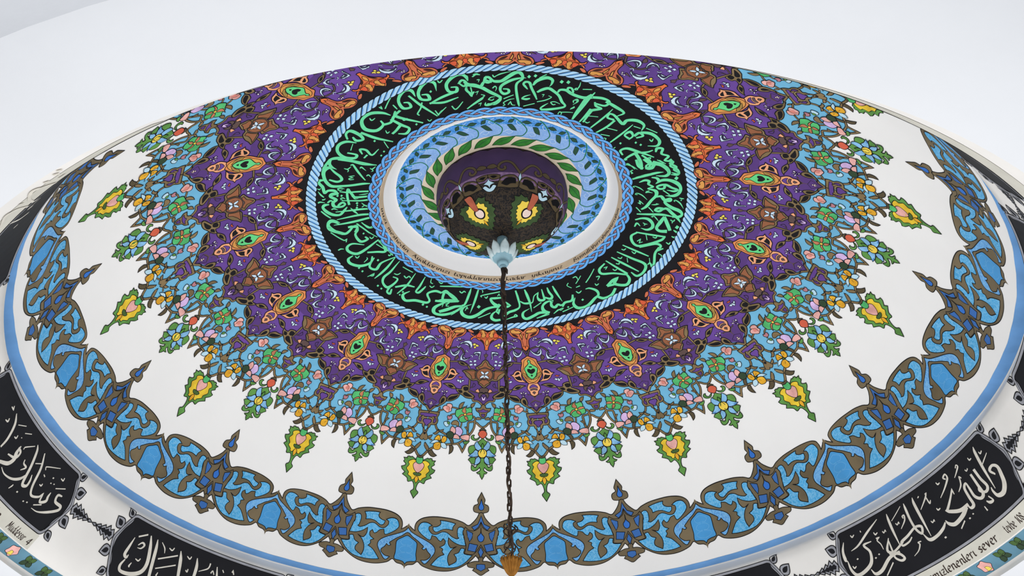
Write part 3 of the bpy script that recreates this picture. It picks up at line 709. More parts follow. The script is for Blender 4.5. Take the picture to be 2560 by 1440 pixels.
3938,1040,17 4081,1076,21 4389,1079,19 4691,1047,15
4529,1001,17 4874,985,21 5080,987,16 4817,1015,20 5071,1067,21 5345,1047,16 5461,999,13
4529,1001,19 4821,1020,17
5450,831,9 5459,914,15 5489,1004,15
5295,843,10 4893,858,16 4794,897,19 5154,943,16 5451,1008,14
5763,836,9 5796,930,17 5841,1042,7
6175,833,9 6217,937,17 6259,1030,18 5956,1065,17 5641,1059,17 5636,1011,7
6649,829,9 6643,915,15 6655,1011,8
7619,858,13 7309,837,16 6985,871,18 6941,918,19 7552,1008,18 7776,1020,12
7593,849,12 7687,942,15 7784,1023,12
6888,923,15 7315,990,19 7308,1029,15 7042,1029,15 7238,1052,9
7223,1027,15 6876,1031,15 6456,1072,15 6291,1080,15 6405,1049,9 6286,1047,7
4743,833,6 3979,901,8
4033,832,5 3602,876,6
2207,1067,5 2407,1046,8 2592,1037,6
1597,1079,8 2081,1050,8
2527,1069,8 2956,1053,7
3350,848,6 3232,866,6 3333,897,6
3668,822,6 3827,824,9 3798,857,4
3400,936,6 3450,957,10 3601,948,5
3504,906,6 3686,905,9
4503,896,8 4626,905,8 4439,925,4
4243,939,5 4242,957,9 4363,953,5
5081,867,8 5223,874,7 5062,885,5
5288,912,6 5296,930,9 5407,931,5
6419,842,6 6425,858,9 6546,862,5
6531,903,5 6487,927,9 6598,927,5
5923,867,7 5941,886,9 6058,885,4
5608,893,8 5656,909,9 5742,902,4
7131,888,7 7302,897,7 7087,906,6 7201,919,5
7616,911,5 7357,936,5
7605,954,6 7592,973,9 7695,976,5
8621,1008,6 8593,1025,9 8686,1031,5
7889,1054,6 7868,1069,9 7968,1076,5
7544,1044,5 7512,1064,9 7617,1066,5
8163,1050,5 8121,1070,9 8205,1078,5
6944,1046,7 6911,1073,6 6759,1082,3
6126,914,4 5946,941,5
6596,1022,4 6361,1054,5
"""
BAND_DOTS = """
-587,959 -529,939 -438,951 -497,971
17548,1053 17511,1071 17444,1060 17480,1042
17377,1064 17344,1082 17276,1072 17308,1054
16596,1047 16577,1068 16491,1059 16509,1038
16413,1055 16398,1077 16312,1068 16325,1047
-9541,958 -9612,951 -9558,942 -9487,949
-9544,934 -9617,928 -9563,919 -9489,926
-9085,844 -9169,836 -9100,827 -9016,835
-8813,846 -8889,838 -8823,830 -8746,838
-8952,840 -9008,835 -8961,829 -8905,835
10675,1011 10783,1026 10697,1037 10588,1023
8315,1048 8446,1054 8394,1071 8265,1065
-14301,825 -14388,831 -14396,819 -14307,813
-12645,904 -12732,905 -12714,893 -12626,892
-12321,808 -12404,808 -12384,798 -12300,798
-12063,804 -12147,804 -12123,794 -12038,795
-15555,1021 -15620,1030 -15641,1018 -15575,1009
13060,825 13103,837 13025,839 12980,827
12803,899 12848,911 12777,913 12732,901
12619,913 12666,925 12597,928 12550,916
-5546,890 -5581,876 -5495,875 -5462,889
-5668,1019 -5695,1007 -5626,1005 -5599,1018
-5454,1021 -5478,1008 -5409,1007 -5385,1020
-4527,1040 -4540,1027 -4471,1027 -4459,1041
-4336,1045 -4347,1032 -4278,1033 -4269,1046
-3593,991 -3595,977 -3525,980 -3524,993
-2622,1030 -2610,1014 -2534,1019 -2547,1035
-2436,1038 -2423,1024 -2359,1029 -2373,1042
-3599,1021 -3601,1010 -3544,1012 -3543,1023
-7238,853 -7288,843 -7220,839 -7169,849
4376,1079 4452,1074 4462,1086 4387,1092
3972,1063 4048,1057 4063,1069 3988,1075
3361,1019 3437,1012 3458,1024 3384,1031
2749,1041 2808,1034 2832,1043 2773,1051
"""
# cream calligraphy on the black wall panels
PANEL_STROKES = """
8291,3460,11 8251,3427,18 8335,3417,14 8395,3441,23 8365,3484,28 8314,3525,30 8214,3554,26 8111,3547,22 8088,3515,16 8100,3493,6
8275,3279,5 8242,3308,21 8189,3396,21 8145,3512,5
8399,3352,4 8269,3370,7 8202,3381,4
8048,3364,21 8046,3423,20 8064,3475,20 7992,3492,15 7916,3468,15 7929,3450,7
7957,3372,18 7948,3436,20 7937,3489,22 7864,3501,17 7798,3473,20 7803,3423,16 7802,3391,12 7738,3406,18 7716,3456,20 7707,3501,21 7641,3508,15 7617,3483,9
7638,3482,16 7475,3483,21 7319,3453,19 7274,3437,5
7281,3439,5 7323,3437,15 7457,3400,12 7554,3370,11 7544,3397,6
7589,3487,25 7465,3512,24 7290,3525,22 7210,3506,20 7188,3480,6
7172,3488,9 7088,3509,17 6946,3524,18 6820,3520,19 6778,3474,5
6936,3276,4 6911,3310,20 6890,3394,19 6869,3508,4
6764,3277,5 6749,3308,17 6723,3374,17 6725,3437,17 6772,3469,15 6818,3436,17 6726,3421,13 6558,3441,15 6428,3454,16 6419,3475,12 6531,3473,10 6607,3458,7
6440,3276,4 6422,3310,17 6398,3377,17 6382,3466,5
6449,3456,12 6280,3479,13 6171,3481,10
6332,3494,13 6149,3499,19 5962,3543,21 5852,3547,18 5818,3512,5
6280,3399,6 6174,3458,17 6246,3488,15 6321,3510,16 6348,3539,16 6288,3543,14 6227,3514,13 6237,3477,13 6261,3411,8
6020,3370,5 5887,3371,14 5929,3420,17 5867,3479,21 5722,3508,21 5599,3510,20 5549,3470,17 5556,3413,5
5626,3306,4 5555,3353,16 5535,3404,21 5553,3415,5
6264,3275,4 6035,3313,13 5810,3358,11 5675,3370,3
6695,3280,4 6580,3302,5 6456,3325,4
5771,3286,6 5784,3300,9 5827,3292,5
6117,3331,6 6127,3347,9 6171,3342,5
7177,3399,6 7185,3412,9 7231,3411,5
7400,3287,7 7411,3301,9 7454,3300,5
8083,3299,7 8086,3314,9 8129,3314,5
8298,3318,7 8303,3331,8 8352,3325,6
5592,3452,6 5604,3467,9 5642,3461,5
7905,3530,8 7941,3547,17 8004,3548,11 7977,3517,9
7570,3306,8 7545,3292,11 7606,3283,9 7604,3307,13 7477,3339,9 7326,3368,4
7809,3295,7 7848,3285,6 7861,3296,10 7789,3314,8 7706,3331,4
7795,3355,9 7774,3342,8 7754,3361,11 7715,3383,10 7626,3402,4
6641,3346,9 6639,3334,8 6674,3334,10 6642,3359,9 6526,3390,4
6695,3503,7 6644,3501,7 6654,3514,10 6590,3540,7 6491,3555,3
6105,3368,7 6156,3370,8 6108,3381,8 6131,3409,8 6129,3442,4
7140,3302,7 7168,3301,9 7121,3318,10 6953,3358,4
7129,3320,9 7130,3356,10 7170,3345,5
6248,3349,7 6258,3361,7 6296,3351,6 6294,3362,6
6492,3347,7 6505,3359,7 6544,3350,6 6541,3361,6
6991,3439,7 7003,3451,7 7043,3443,6 7038,3453,6
7924,3335,8 7935,3346,6 7975,3339,7
7443,3540,8 7327,3564,7
6164,3531,8 5989,3582,7
7828,3544,7 7831,3571,11
5942,3287,6 5941,3297,8
7039,3291,7 7009,3296,5
-7122,3403,8 -7198,3414,16 -7176,3450,17 -7054,3452,19 -7055,3477,17 -7199,3524,15 -7347,3557,8 -7472,3564,3
-7331,3429,6 -7333,3457,17 -7322,3483,18 -7408,3508,14 -7435,3464,11 -7474,3493,13 -7600,3514,14 -7674,3473,18 -7733,3373,18 -7836,3301,8
-8042,3301,5 -7981,3328,18 -7906,3406,21 -7849,3504,20 -7768,3498,17 -7765,3465,15 -7798,3433,6
-7877,3451,9 -7938,3496,17 -8065,3531,13 -8228,3545,8 -8343,3534,5
-8288,3380,8 -8282,3422,27 -8245,3452,29 -8291,3494,24 -8444,3525,18
-8308,3394,11 -8222,3405,16 -8244,3444,16 -8401,3464,8
-8766,3303,6 -8651,3343,20 -8590,3416,19 -8598,3475,14
-8072,3408,8 -8047,3427,10 -7970,3432,12 -8028,3464,5
-7300,3395,6 -7145,3359,6
-7472,3544,7 -7350,3513,7
-7642,3361,6 -7664,3345,7 -7426,3294,4
-7870,3378,6 -7761,3350,6
-8212,3380,7 -8213,3366,8 -8069,3318,5
-8380,3321,5 -8261,3292,5
-8592,3327,5 -8444,3292,5
-7316,3333,5 -7263,3334,9 -7266,3317,7
-7587,3440,5 -7546,3439,9 -7544,3425,7
-8509,3381,5 -8461,3377,10 -8467,3360,8
-8934,3309,6 -8867,3308,10 -8902,3294,7
-8006,3577,5 -7979,3554,10 -7974,3544,6
-8865,3375,5 -8802,3368,11 -8819,3352,9
-7621,3384,6 -7582,3390,8
-5440,3303,8 -5368,3371,24 -5308,3463,26 -5347,3524,26 -5494,3561,24 -5652,3569,19 -5692,3541,18 -5660,3496,8
-5674,3358,5 -5693,3419,18 -5704,3471,22 -5657,3484,16 -5644,3464,6
-5625,3343,10 -5494,3306,10
-5571,3388,6 -5521,3364,11 -5474,3373,14 -5506,3398,9 -5565,3404,3
-5312,3305,6 -5276,3356,22 -5234,3443,24 -5195,3524,22
-5179,3408,9 -4900,3340,9
-5156,3466,8 -4872,3398,8
-5226,3308,4 -5148,3333,9 -5117,3361,4
-5078,3320,6 -5020,3326,9 -5000,3306,7
-5513,3466,6 -5457,3470,9 -5437,3452,7
-4753,3320,6 -4699,3330,9 -4684,3312,7
-4883,3307,6 -4830,3360,24 -4767,3457,21
-4588,3307,6 -4548,3359,22 -4533,3420,22
-4356,3307,10 -4354,3328,10 -4374,3346,9 -4492,3379,4
-4299,3364,10 -4279,3346,8 -4241,3366,7
-4235,3313,6 -4191,3367,15
-4135,3319,7 -4104,3333,7
-3979,3315,10 -3971,3303,9 -3942,3325,8
-4694,3402,7 -4662,3408,9 -4663,3390,8
-5542,3497,5 -5558,3521,12 -5543,3526,7
-5089,3481,5 -5099,3504,12
-13849,3659,14 -13863,3742,14 -13797,3763,14 -13703,3744,14 -13559,3683,14 -13364,3561,14
-13250,3493,14 -13141,3532,14 -13088,3485,14
-13404,3625,14 -13462,3729,14 -13370,3749,14 -13236,3722,14 -13089,3687,14
-12865,3434,14 -12912,3511,14 -13138,3650,11
-14134,3779,14 -14169,3766,14
-14071,3770,14 -14113,3757,14
-13935,3762,14 -13978,3750,14
-13976,3701,14 -14051,3696,14
-12700,3484,14 -12709,3459,14
-13583,3751,9 -13570,3725,13
"""
PANEL_DOTS = """
5690,3425 5713,3421 5724,3428 5701,3432
5947,3463 5971,3460 5981,3467 5957,3471
6018,3453 6039,3450 6049,3457 6027,3460
7028,3552 7057,3549 7068,3558 7038,3561
7513,3543 7540,3541 7549,3549 7521,3551
7597,3535 7620,3534 7627,3541 7604,3542
-7454,3366 -7450,3357 -7425,3356 -7429,3365
-7437,3395 -7433,3388 -7412,3387 -7415,3394
-7379,3387 -7375,3380 -7354,3379 -7357,3386
-7668,3572 -7665,3564 -7641,3562 -7644,3570
-7602,3562 -7599,3554 -7575,3553 -7579,3561
-7855,3561 -7852,3552 -7825,3550 -7828,3559
-8390,3354 -8388,3349 -8370,3347 -8372,3353
"""
PROFILE = [(0.0000, 4.9866), (0.0478, 4.9864), (0.0956, 4.9859), (0.1434, 4.9851), (0.1912, 4.9839), (0.2390, 4.9824), (0.2868, 4.9807), (0.3346, 4.9786), (0.3823, 4.9762), (0.4300, 4.9735), (0.4778, 4.9706), (0.5255, 4.9673), (0.5731, 4.9638), (0.6208, 4.9599), (0.6684, 4.9557), (0.7160, 4.9511), (0.7636, 4.9461), (0.8111, 4.9407), (0.8585, 4.9348), (0.9059, 4.9284), (0.9532, 4.9214), (1.0004, 4.9139), (1.0475, 4.9057), (1.0945, 4.8968), (1.1413, 4.8872), (1.1880, 4.8768), (1.2345, 4.8656), (1.2807, 4.8536), (1.3268, 4.8407), (1.3725, 4.8269), (1.4180, 4.8121), (1.4632, 4.7964), (1.5080, 4.7797), (1.5524, 4.7620), (1.5964, 4.7432), (1.6399, 4.7234), (1.6829, 4.7025), (1.7253, 4.6806), (1.7672, 4.6575), (1.8085, 4.6333), (1.8490, 4.6080), (1.8889, 4.5816), (1.9280, 4.5541), (1.9663, 4.5255), (2.0038, 4.4958), (2.0403, 4.4650), (2.0759, 4.4331), (2.1105, 4.4001), (2.1441, 4.3661), (2.1766, 4.3310), (2.2080, 4.2949), (2.2382, 4.2579), (2.2672, 4.2198), (2.2949, 4.1809), (2.3213, 4.1410), (2.3464, 4.1003), (2.3701, 4.0588), (2.3924, 4.0165), (2.4132, 3.9735), (2.4326, 3.9298), (2.4504, 3.8854), (2.4667, 3.8405), (2.4814, 3.7950), (2.4945, 3.7490), (2.5060, 3.7026), (2.5735, 3.6892), (2.5655, 3.6650), (2.5325, 3.6037), (2.7192, 3.2265), (2.7862, 3.1450), (2.8800, 3.0950), (2.8660, 3.0475)]
COLOURS = {'sky': (116, 184, 218), 'purple': (104, 70, 148), 'plum': (90, 60, 124), 'slate': (58, 54, 84), 'ink': (24, 22, 26), 'salmon': (208, 112, 78), 'tan': (222, 156, 80), 'inkbrown': (60, 30, 24), 'rust': (120, 52, 30), 'orange': (228, 116, 66), 'coral': (222, 96, 62), 'ice': (206, 226, 243), 'paleyellow': (240, 216, 96), 'paleink': (240, 228, 238), 'mauvebrown': (104, 80, 84), 'umber': (96, 76, 72), 'khaki': (134, 112, 78), 'khakilight': (160, 138, 100), 'khakidark': (92, 80, 58), 'sienna': (152, 96, 66), 'palepink': (244, 218, 208), 'peachorange': (226, 140, 86), 'olive': (168, 134, 70), 'mint': (104, 214, 134), 'peach': (240, 168, 124), 'lilac': (212, 180, 224), 'pink': (236, 172, 164), 'rosepink': (222, 138, 126), 'jade': (86, 186, 112), 'terracotta': (190, 122, 88), 'yellow': (248, 212, 84), 'mauve': (188, 126, 134), 'iceblue': (190, 222, 236), 'leaf': (96, 148, 72), 'darkgreen': (52, 72, 50), 'amber': (240, 172, 48), 'leafdark': (72, 100, 52), 'redbud': (214, 98, 72), 'petalblue': (136, 188, 228), 'petalshade': (84, 142, 204), 'leafmid': (86, 142, 62), 'amberyellow': (246, 198, 58), 'bronze': (116, 102, 78), 'azure': (80, 168, 220), 'cobaltlight': (98, 160, 220), 'azuredeep': (78, 156, 214), 'palecyan': (130, 192, 232), 'cobalt': (62, 110, 178), 'cobaltbright': (56, 116, 202)}
TH0 = math.radians(4.1538)

# ------------------------------------------------------------------ materials
def lin(c):
    c = c / 255.0
    return c / 12.92 if c <= 0.04045 else ((c + 0.055) / 1.055) ** 2.4
def rgb(c):
    return tuple(lin(v) for v in c) + (1.0,)
MATS = {}
def paint_mat(name, c, rough=0.6, vary=0.10, scale=9.0, vein=None, vein_amt=0.0, bump=0.0, metallic=0.0, c2=None):
    if name in MATS:
        return MATS[name]
    m = bpy.data.materials.new(name)
    m.use_nodes = True
    nt = m.node_tree
    b = nt.nodes['Principled BSDF']
    b.inputs['Roughness'].default_value = rough
    b.inputs['Metallic'].default_value = metallic
    b.inputs['Specular IOR Level'].default_value = 0.12
    tc = nt.nodes.new('ShaderNodeTexCoord')
    n = nt.nodes.new('ShaderNodeTexNoise')
    n.inputs['Scale'].default_value = scale
    n.inputs['Detail'].default_value = 6
    nt.links.new(tc.outputs['Object'], n.inputs['Vector'])
    ramp = nt.nodes.new('ShaderNodeValToRGB')
    base = np.array(rgb(c)[:3])
    lo = np.array(rgb(c2)[:3]) if c2 else base * (1 - vary)
    hi = np.minimum(base * (1 + vary), 0.95)
    ramp.color_ramp.elements[0].position = 0.32
    ramp.color_ramp.elements[1].position = 0.68
    ramp.color_ramp.elements[0].color = (*lo, 1)
    ramp.color_ramp.elements[1].color = (*hi, 1)
    nt.links.new(n.outputs['Fac'], ramp.inputs['Fac'])
    col = ramp.outputs['Color']
    if vein:
        v = nt.nodes.new('ShaderNodeTexVoronoi')
        v.feature = 'DISTANCE_TO_EDGE'
        v.inputs['Scale'].default_value = 42
        nz = nt.nodes.new('ShaderNodeTexNoise')
        nz.inputs['Scale'].default_value = 14
        mixv = nt.nodes.new('ShaderNodeMixRGB')
        mixv.inputs['Fac'].default_value = 0.16
        nt.links.new(tc.outputs['Object'], nz.inputs['Vector'])
        nt.links.new(tc.outputs['Object'], mixv.inputs['Color1'])
        nt.links.new(nz.outputs['Color'], mixv.inputs['Color2'])
        nt.links.new(mixv.outputs['Color'], v.inputs['Vector'])
        r2_ = nt.nodes.new('ShaderNodeValToRGB')
        r2_.color_ramp.elements[0].position = 0.02
        r2_.color_ramp.elements[1].position = 0.16
        r2_.color_ramp.elements[0].color = (vein_amt,) * 3 + (1,)
        r2_.color_ramp.elements[1].color = (0, 0, 0, 1)
        nt.links.new(v.outputs['Distance'], r2_.inputs['Fac'])
        mx = nt.nodes.new('ShaderNodeMixRGB')
        mx.inputs['Color2'].default_value = rgb(vein)
        nt.links.new(r2_.outputs['Color'], mx.inputs['Fac'])
        nt.links.new(col, mx.inputs['Color1'])
        col = mx.outputs['Color']
    nt.links.new(col, b.inputs['Base Color'])
    if bump:
        n2 = nt.nodes.new('ShaderNodeTexNoise')
        n2.inputs['Scale'].default_value = 28
        n2.inputs['Detail'].default_value = 8
        nt.links.new(tc.outputs['Object'], n2.inputs['Vector'])
        bp = nt.nodes.new('ShaderNodeBump')
        bp.inputs['Strength'].default_value = bump
        bp.inputs['Distance'].default_value = 0.01
        nt.links.new(n2.outputs['Fac'], bp.inputs['Height'])
        nt.links.new(bp.outputs['Normal'], b.inputs['Normal'])
    MATS[name] = m
    return m
for k, c in COLOURS.items():
    if k in ('azure', 'cobaltlight'):
        paint_mat(k, c, vary=0.10, scale=6, vein=(150, 208, 240), vein_amt=0.55)
    elif k in ('bronze', 'khaki'):
        paint_mat(k, c, vary=0.22, scale=5)
    elif k == 'purple':
        paint_mat(k, c, vary=0.18, scale=4)
    elif k in ('pink', 'amberyellow', 'amber', 'leaf', 'jade', 'lilac', 'petalblue', 'terracotta'):
        paint_mat(k, c, vary=0.22, scale=16)
    else:
        paint_mat(k, c, vary=0.07)
paint_mat('line', (17, 16, 18), vary=0.05)
paint_mat('plaster', (246, 243, 240), rough=0.8, vary=0.025, scale=1.6, bump=0.06)
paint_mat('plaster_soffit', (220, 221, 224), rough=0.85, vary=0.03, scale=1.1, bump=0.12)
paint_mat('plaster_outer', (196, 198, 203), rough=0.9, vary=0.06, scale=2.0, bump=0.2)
paint_mat('plaster_drum', (230, 226, 221), rough=0.8, vary=0.06, scale=1.8, bump=0.08)  # white plaster toned grey-brown: the drum's shading is put into its colour
paint_mat('cream', (232, 216, 190), vary=0.05)
paint_mat('beige', (206, 182, 152), vary=0.08, scale=12)
paint_mat('textband', (206, 202, 190), vary=0.08, scale=6)
paint_mat('letter_green', (110, 224, 164), vary=0.08, scale=20)
paint_mat('letter_cream', (212, 206, 194), vary=0.08, scale=20)
paint_mat('letter_dark', (58, 46, 40), vary=0.1)
paint_mat('panel_black', (25, 25, 29), vary=0.12, scale=5)
paint_mat('band_black', (12, 12, 15), vary=0.08)
paint_mat('silver', (150, 150, 156), vary=0.15, scale=12)
paint_mat('stripe_blue', (104, 152, 204), vary=0.10, scale=7)
paint_mat('rope_light', (176, 216, 244), vary=0.06)
paint_mat('rope_shade', (88, 152, 216), vary=0.10)
paint_mat('braid_blue', (104, 172, 236), vary=0.05)
paint_mat('braid_mauve', (158, 112, 122), vary=0.12, scale=40)
paint_mat('recess_blue', (150, 186, 236), vary=0.08, scale=14, vein=(110, 160, 226), vein_amt=0.5)
paint_mat('recess_deep', (64, 138, 214), vary=0.08, scale=14, vein=(140, 192, 238), vein_amt=0.6)
paint_mat('vine_green', (42, 122, 84), vary=0.1)
paint_mat('vine_leaf', (44, 82, 62), vary=0.1)
paint_mat('leaf_bright', (58, 132, 54), vary=0.25, scale=22)
paint_mat('pale_line', (206, 226, 246), vary=0.03)
paint_mat('boss_black', (30, 28, 29), rough=0.5, vary=0.35, scale=26, vein=(110, 90, 66), vein_amt=0.28)
paint_mat('boss_purple', (74, 54, 88), vary=0.1)
paint_mat('boss_mauve', (134, 104, 138), vary=0.25, scale=40)
paint_mat('boss_khaki', (92, 78, 56), vary=0.1)
paint_mat('boss_green', (62, 84, 48), vary=0.2, scale=18)
paint_mat('boss_red', (182, 96, 72), vary=0.15, scale=20)
paint_mat('turquoise', (150, 186, 198), rough=0.45, vary=0.15, scale=24)
paint_mat('turquoise_light', (206, 222, 224), rough=0.4, vary=0.12, scale=24)
paint_mat('iron', (66, 54, 46), rough=0.6, vary=0.3, scale=30, metallic=0.3)
paint_mat('cable', (84, 70, 60), rough=0.7, vary=0.25, scale=40)
paint_mat('brass', (150, 102, 44), rough=0.42, vary=0.3, scale=30, metallic=0.6)
paint_mat('flowerband_blue', (96, 138, 158), vary=0.1)

# ------------------------------------------------------------------ surfaces of revolution
class Surf:
    """meridian profile (r, z above the eye); a in degrees round the axis (0 = away from the viewer, clockwise from below), s in metres along the meridian"""
    def __init__(self, prof, side=1, centre=(0, 0), mod=None):
        self.p = np.array(prof, float)
        d = np.linalg.norm(np.diff(self.p, axis=0), axis=1)
        self.s = np.concatenate([[0], np.cumsum(d)])
        t = np.gradient(self.p, self.s, axis=0)
        t /= np.linalg.norm(t, axis=1)[:, None]
        self.n = np.stack([t[:, 1], -t[:, 0]], 1) * side
        self.c = centre
        self.mod = mod
    def at(self, a, s, off=0.0):
        a, s = np.broadcast_arrays(np.asarray(a, float), np.asarray(s, float))
        r = np.interp(s, self.s, self.p[:, 0]); z = np.interp(s, self.s, self.p[:, 1])
        nr = np.interp(s, self.s, self.n[:, 0]); nz = np.interp(s, self.s, self.n[:, 1])
        if self.mod is not None:
            r = r + self.mod(a, s)
        r = r + nr * off; z = z + nz * off
        th = TH0 + math.pi / 2 - np.radians(a)
        return np.stack([self.c[0] + r * np.cos(th), self.c[1] + r * np.sin(th), z + EYE], -1)
    def r(self, s):
        return np.interp(s, self.s, self.p[:, 0])

def oval(a):                                     # the crown rings are laid out a little oval
    return 2.5 * (0.0012 + 0.0052 * np.cos(2 * np.radians(a)))
DOME = Surf(PROFILE)
S_EYE = float(np.interp(0.2864 * 2.5, DOME.p[:66, 0], DOME.s[:66]))      # rim of the crown opening
S_RIM = float(DOME.s[len(PROFILE) - 8])                                  # foot of the dome
RECESS = Surf([(0.2864 * 2.5, 1.9786 * 2.5), (0.2835 * 2.5, 1.9820 * 2.5), (0.2745 * 2.5, 1.9945 * 2.5), (0.262 * 2.5, 2.0095 * 2.5), (0.252 * 2.5, 2.0185 * 2.5), (0.2474 * 2.5, 2.020 * 2.5), (0.14 * 2.5, 2.020 * 2.5)], side=-1, centre=(0.010, 0),
              mod=lambda a, s: oval(a) * np.clip(1 - s / 0.12, 0, 1) - 0.010 * np.clip(1 - s / 0.12, 0, 1) * np.sin(np.radians(a)))
S_FLAT = float(RECESS.s[5])
def s_flat(rho):                                 # radius on the flat recess ceiling -> s
    return S_FLAT + (0.2474 * 2.5 - rho)
def smooth_profile(P, n=8):
    P = np.array(P, float)
    Q = np.vstack([[-P[1][0], P[1][1]], P, 2 * P[-1] - P[-2]])
    out = []
    for i in range(1, len(Q) - 2):
        p0, p1, p2, p3 = Q[i - 1:i + 3]
        for t in np.arange(n) / n:
            out.append(.5 * (2 * p1 + (p2 - p0) * t + (2 * p0 - 5 * p1 + 4 * p2 - p3) * t * t + (3 * p1 - p0 - 3 * p2 + p3) * t ** 3))
    out.append(P[-1])
    return np.array(out)
BOSS = Surf(smooth_profile([(0, 4.700), (.075, 4.7037), (.15, 4.72), (.225, 4.7525), (.2875, 4.795), (.3375, 4.85), (.37, 4.9125), (.3825, 4.975), (.38, 5.05)]), side=1, centre=(0.0125, 0))

# layout irregularity of the painted sectors
LAY = {k: np.array(v, float) for k, v in LAYOUT.items()}
def layout(a, s):
    a = np.asarray(a, float); s = np.asarray(s, float)
    h = a / 12.0
    k = np.floor(h).astype(int); f = h - k
    da = np.zeros_like(a); ds = np.zeros_like(a)
    for kk in np.unique(k):
        m = k == kk
        for j, w in ((kk, 1 - f[m]), (kk + 1, f[m])):
            t = LAY[(j + 15) % 30 - 15]
            da[m] += np.interp(s[m] * 1000, t[:, 0], t[:, 1]) * w / 100
            ds[m] += np.interp(s[m] * 1000, t[:, 0], t[:, 2]) * w / 1000
    return a + da, s + ds

# ------------------------------------------------------------------ object helpers
def link(name, me, parent=None, kind=None, label=None, cat=None, group=None):
    o = bpy.data.objects.new(name, me)
    C.objects.link(o)
    if parent is not None:
        o.parent = parent
    if kind: o['kind'] = kind
    if label: o['label'] = label
    if cat: o['category'] = cat
    if group: o['group'] = group
    return o
def mesh_of(name, V, F, mats, idx=None, smooth=False):
    me = bpy.data.meshes.new(name)
    me.from_pydata([tuple(v) for v in V], [], [tuple(f) for f in F])
    for m in mats:
        me.materials.append(MATS[m])
    if idx is not None and len(mats) > 1:
        me.polygons.foreach_set('material_index', np.array(idx, dtype=np.int32))
    if smooth:
        me.polygons.foreach_set('use_smooth', np.ones(len(F), dtype=bool))
    me.update()
    return me
def grid_mesh(name, surf, a0, a1, na, svals, off, mats, smooth=True, closed=True, sfun=None):
    av = np.linspace(a0, a1, na + 1)
    if closed:
        av = av[:-1]
    V = []
    for s in svals:
        ss = np.full_like(av, s) if sfun is None else sfun(av, s)
        V.append(surf.at(av, ss, off))
    V = np.concatenate(V)
    n = len(av)
    F = []
    for j in range(len(svals) - 1):
        for i in range(n if closed else n - 1):
            k = (i + 1) % n
            F.append((j * n + i, j * n + k, (j + 1) * n + k, (j + 1) * n + i))
    return mesh_of(name, V, F, mats, smooth=smooth)

# ------------------------------------------------------------------ flat paint shapes
def smooth_loop(P, closed=True, sub=4, ct=0.05):
    """Catmull-Rom through the points, keeping sharp corners sharp"""
    P = np.asarray(P, float); n = len(P)
    if n < 3:
        return P
    out = []
    def corner(i):
        if not closed and (i == 0 or i == n - 1):
            return True
        a = P[i] - P[i - 1]; b = P[(i + 1) % n] - P[i]
        la, lb = np.hypot(*a[:2]), np.hypot(*b[:2])
        if la < 1e-9 or lb < 1e-9:
            return True
        return (a[0] * b[0] + a[1] * b[1]) / (la * lb) < ct
    cor = [corner(i) for i in range(n)]
    for i in range(n if closed else n - 1):
        p1, p2 = P[i], P[(i + 1) % n]
        t1 = np.zeros(P.shape[1]) if False else (P[(i + 1) % n] - P[i - 1]) * 0.5
        t2 = (P[(i + 2) % n] - P[i]) * 0.5
        L = np.hypot(*(p2 - p1)[:2])
        if cor[i]: t1 = (p2 - p1)
        if cor[(i + 1) % n]: t2 = (p2 - p1)
        for t in (t1, t2):
            l = np.hypot(*t[:2])
            if l > 1.2 * L: t *= 1.2 * L / l
        m = sub if L > 0.012 else 2
        for q in np.arange(m) / m:
            q2, q3 = q * q, q * q * q
            out.append((2 * q3 - 3 * q2 + 1) * p1 + (q3 - 2 * q2 + q) * t1 + (-2 * q3 + 3 * q2) * p2 + (q3 - q2) * t2)
    if not closed:
        out.append(P[-1])
    return np.array(out)
def densify(P, step, closed=True):
    out = []
    n = len(P)
    for i in range(n if closed else n - 1):
        a, b = P[i], P[(i + 1) % n]
        m = max(1, int(math.ceil(np.hypot(*(b - a)[:2]) / step)))
        for k in range(m):
            out.append(a + (b - a) * k / m)
    if not closed:
        out.append(P[-1])
    return np.array(out)
def fill(P, step=0.04):
    """triangulated polygon in local metres"""
    P = densify(P, step)
    lo, hi = P.min(0), P.max(0)
    pts = [Vector((float(x), float(y))) for x, y in P]
    n = len(pts)
    if (hi - lo).max() > step * 1.5:
        gx = np.arange(lo[0] + step * .5, hi[0], step); gy = np.arange(lo[1] + step * .5, hi[1], step)
        pts += [Vector((float(x), float(y))) for x in gx for y in gy]
    r = delaunay_2d_cdt(pts, [], [list(range(n))], 1, 1e-5)
    V = np.array([(v.x, v.y) for v in r[0]]).reshape(-1, 2)
    return V, [tuple(f) for f in r[2]]
def ribbon(P, w, closed=True):
    """P (n,2) in local metres, w scalar or (n,)"""
    P = np.asarray(P, float); n = len(P)
    w = np.full(n, w) if np.isscalar(w) else np.asarray(w, float)
    if closed:
        d1 = P - np.roll(P, 1, 0); d2 = np.roll(P, -1, 0) - P
    else:
        d = np.diff(P, axis=0)
        d1 = np.vstack([d[:1], d]); d2 = np.vstack([d, d[-1:]])
    def un(d):
        return d / np.maximum(np.linalg.norm(d, axis=1), 1e-9)[:, None]
    d1, d2 = un(d1), un(d2)
    t = un(d1 + d2 + 1e-7)
    nn = np.stack([-t[:, 1], t[:, 0]], 1)
    n1 = np.stack([-d1[:, 1], d1[:, 0]], 1)
    k = 1 / np.clip((nn * n1).sum(1), 0.55, 1)
    A = P + nn * (w * k / 2)[:, None]; B = P - nn * (w * k / 2)[:, None]
    V = np.vstack([A, B])
    F = [(i, (i + 1) % n, n + (i + 1) % n, n + i) for i in range(n if closed else n - 1)]
    return V, F
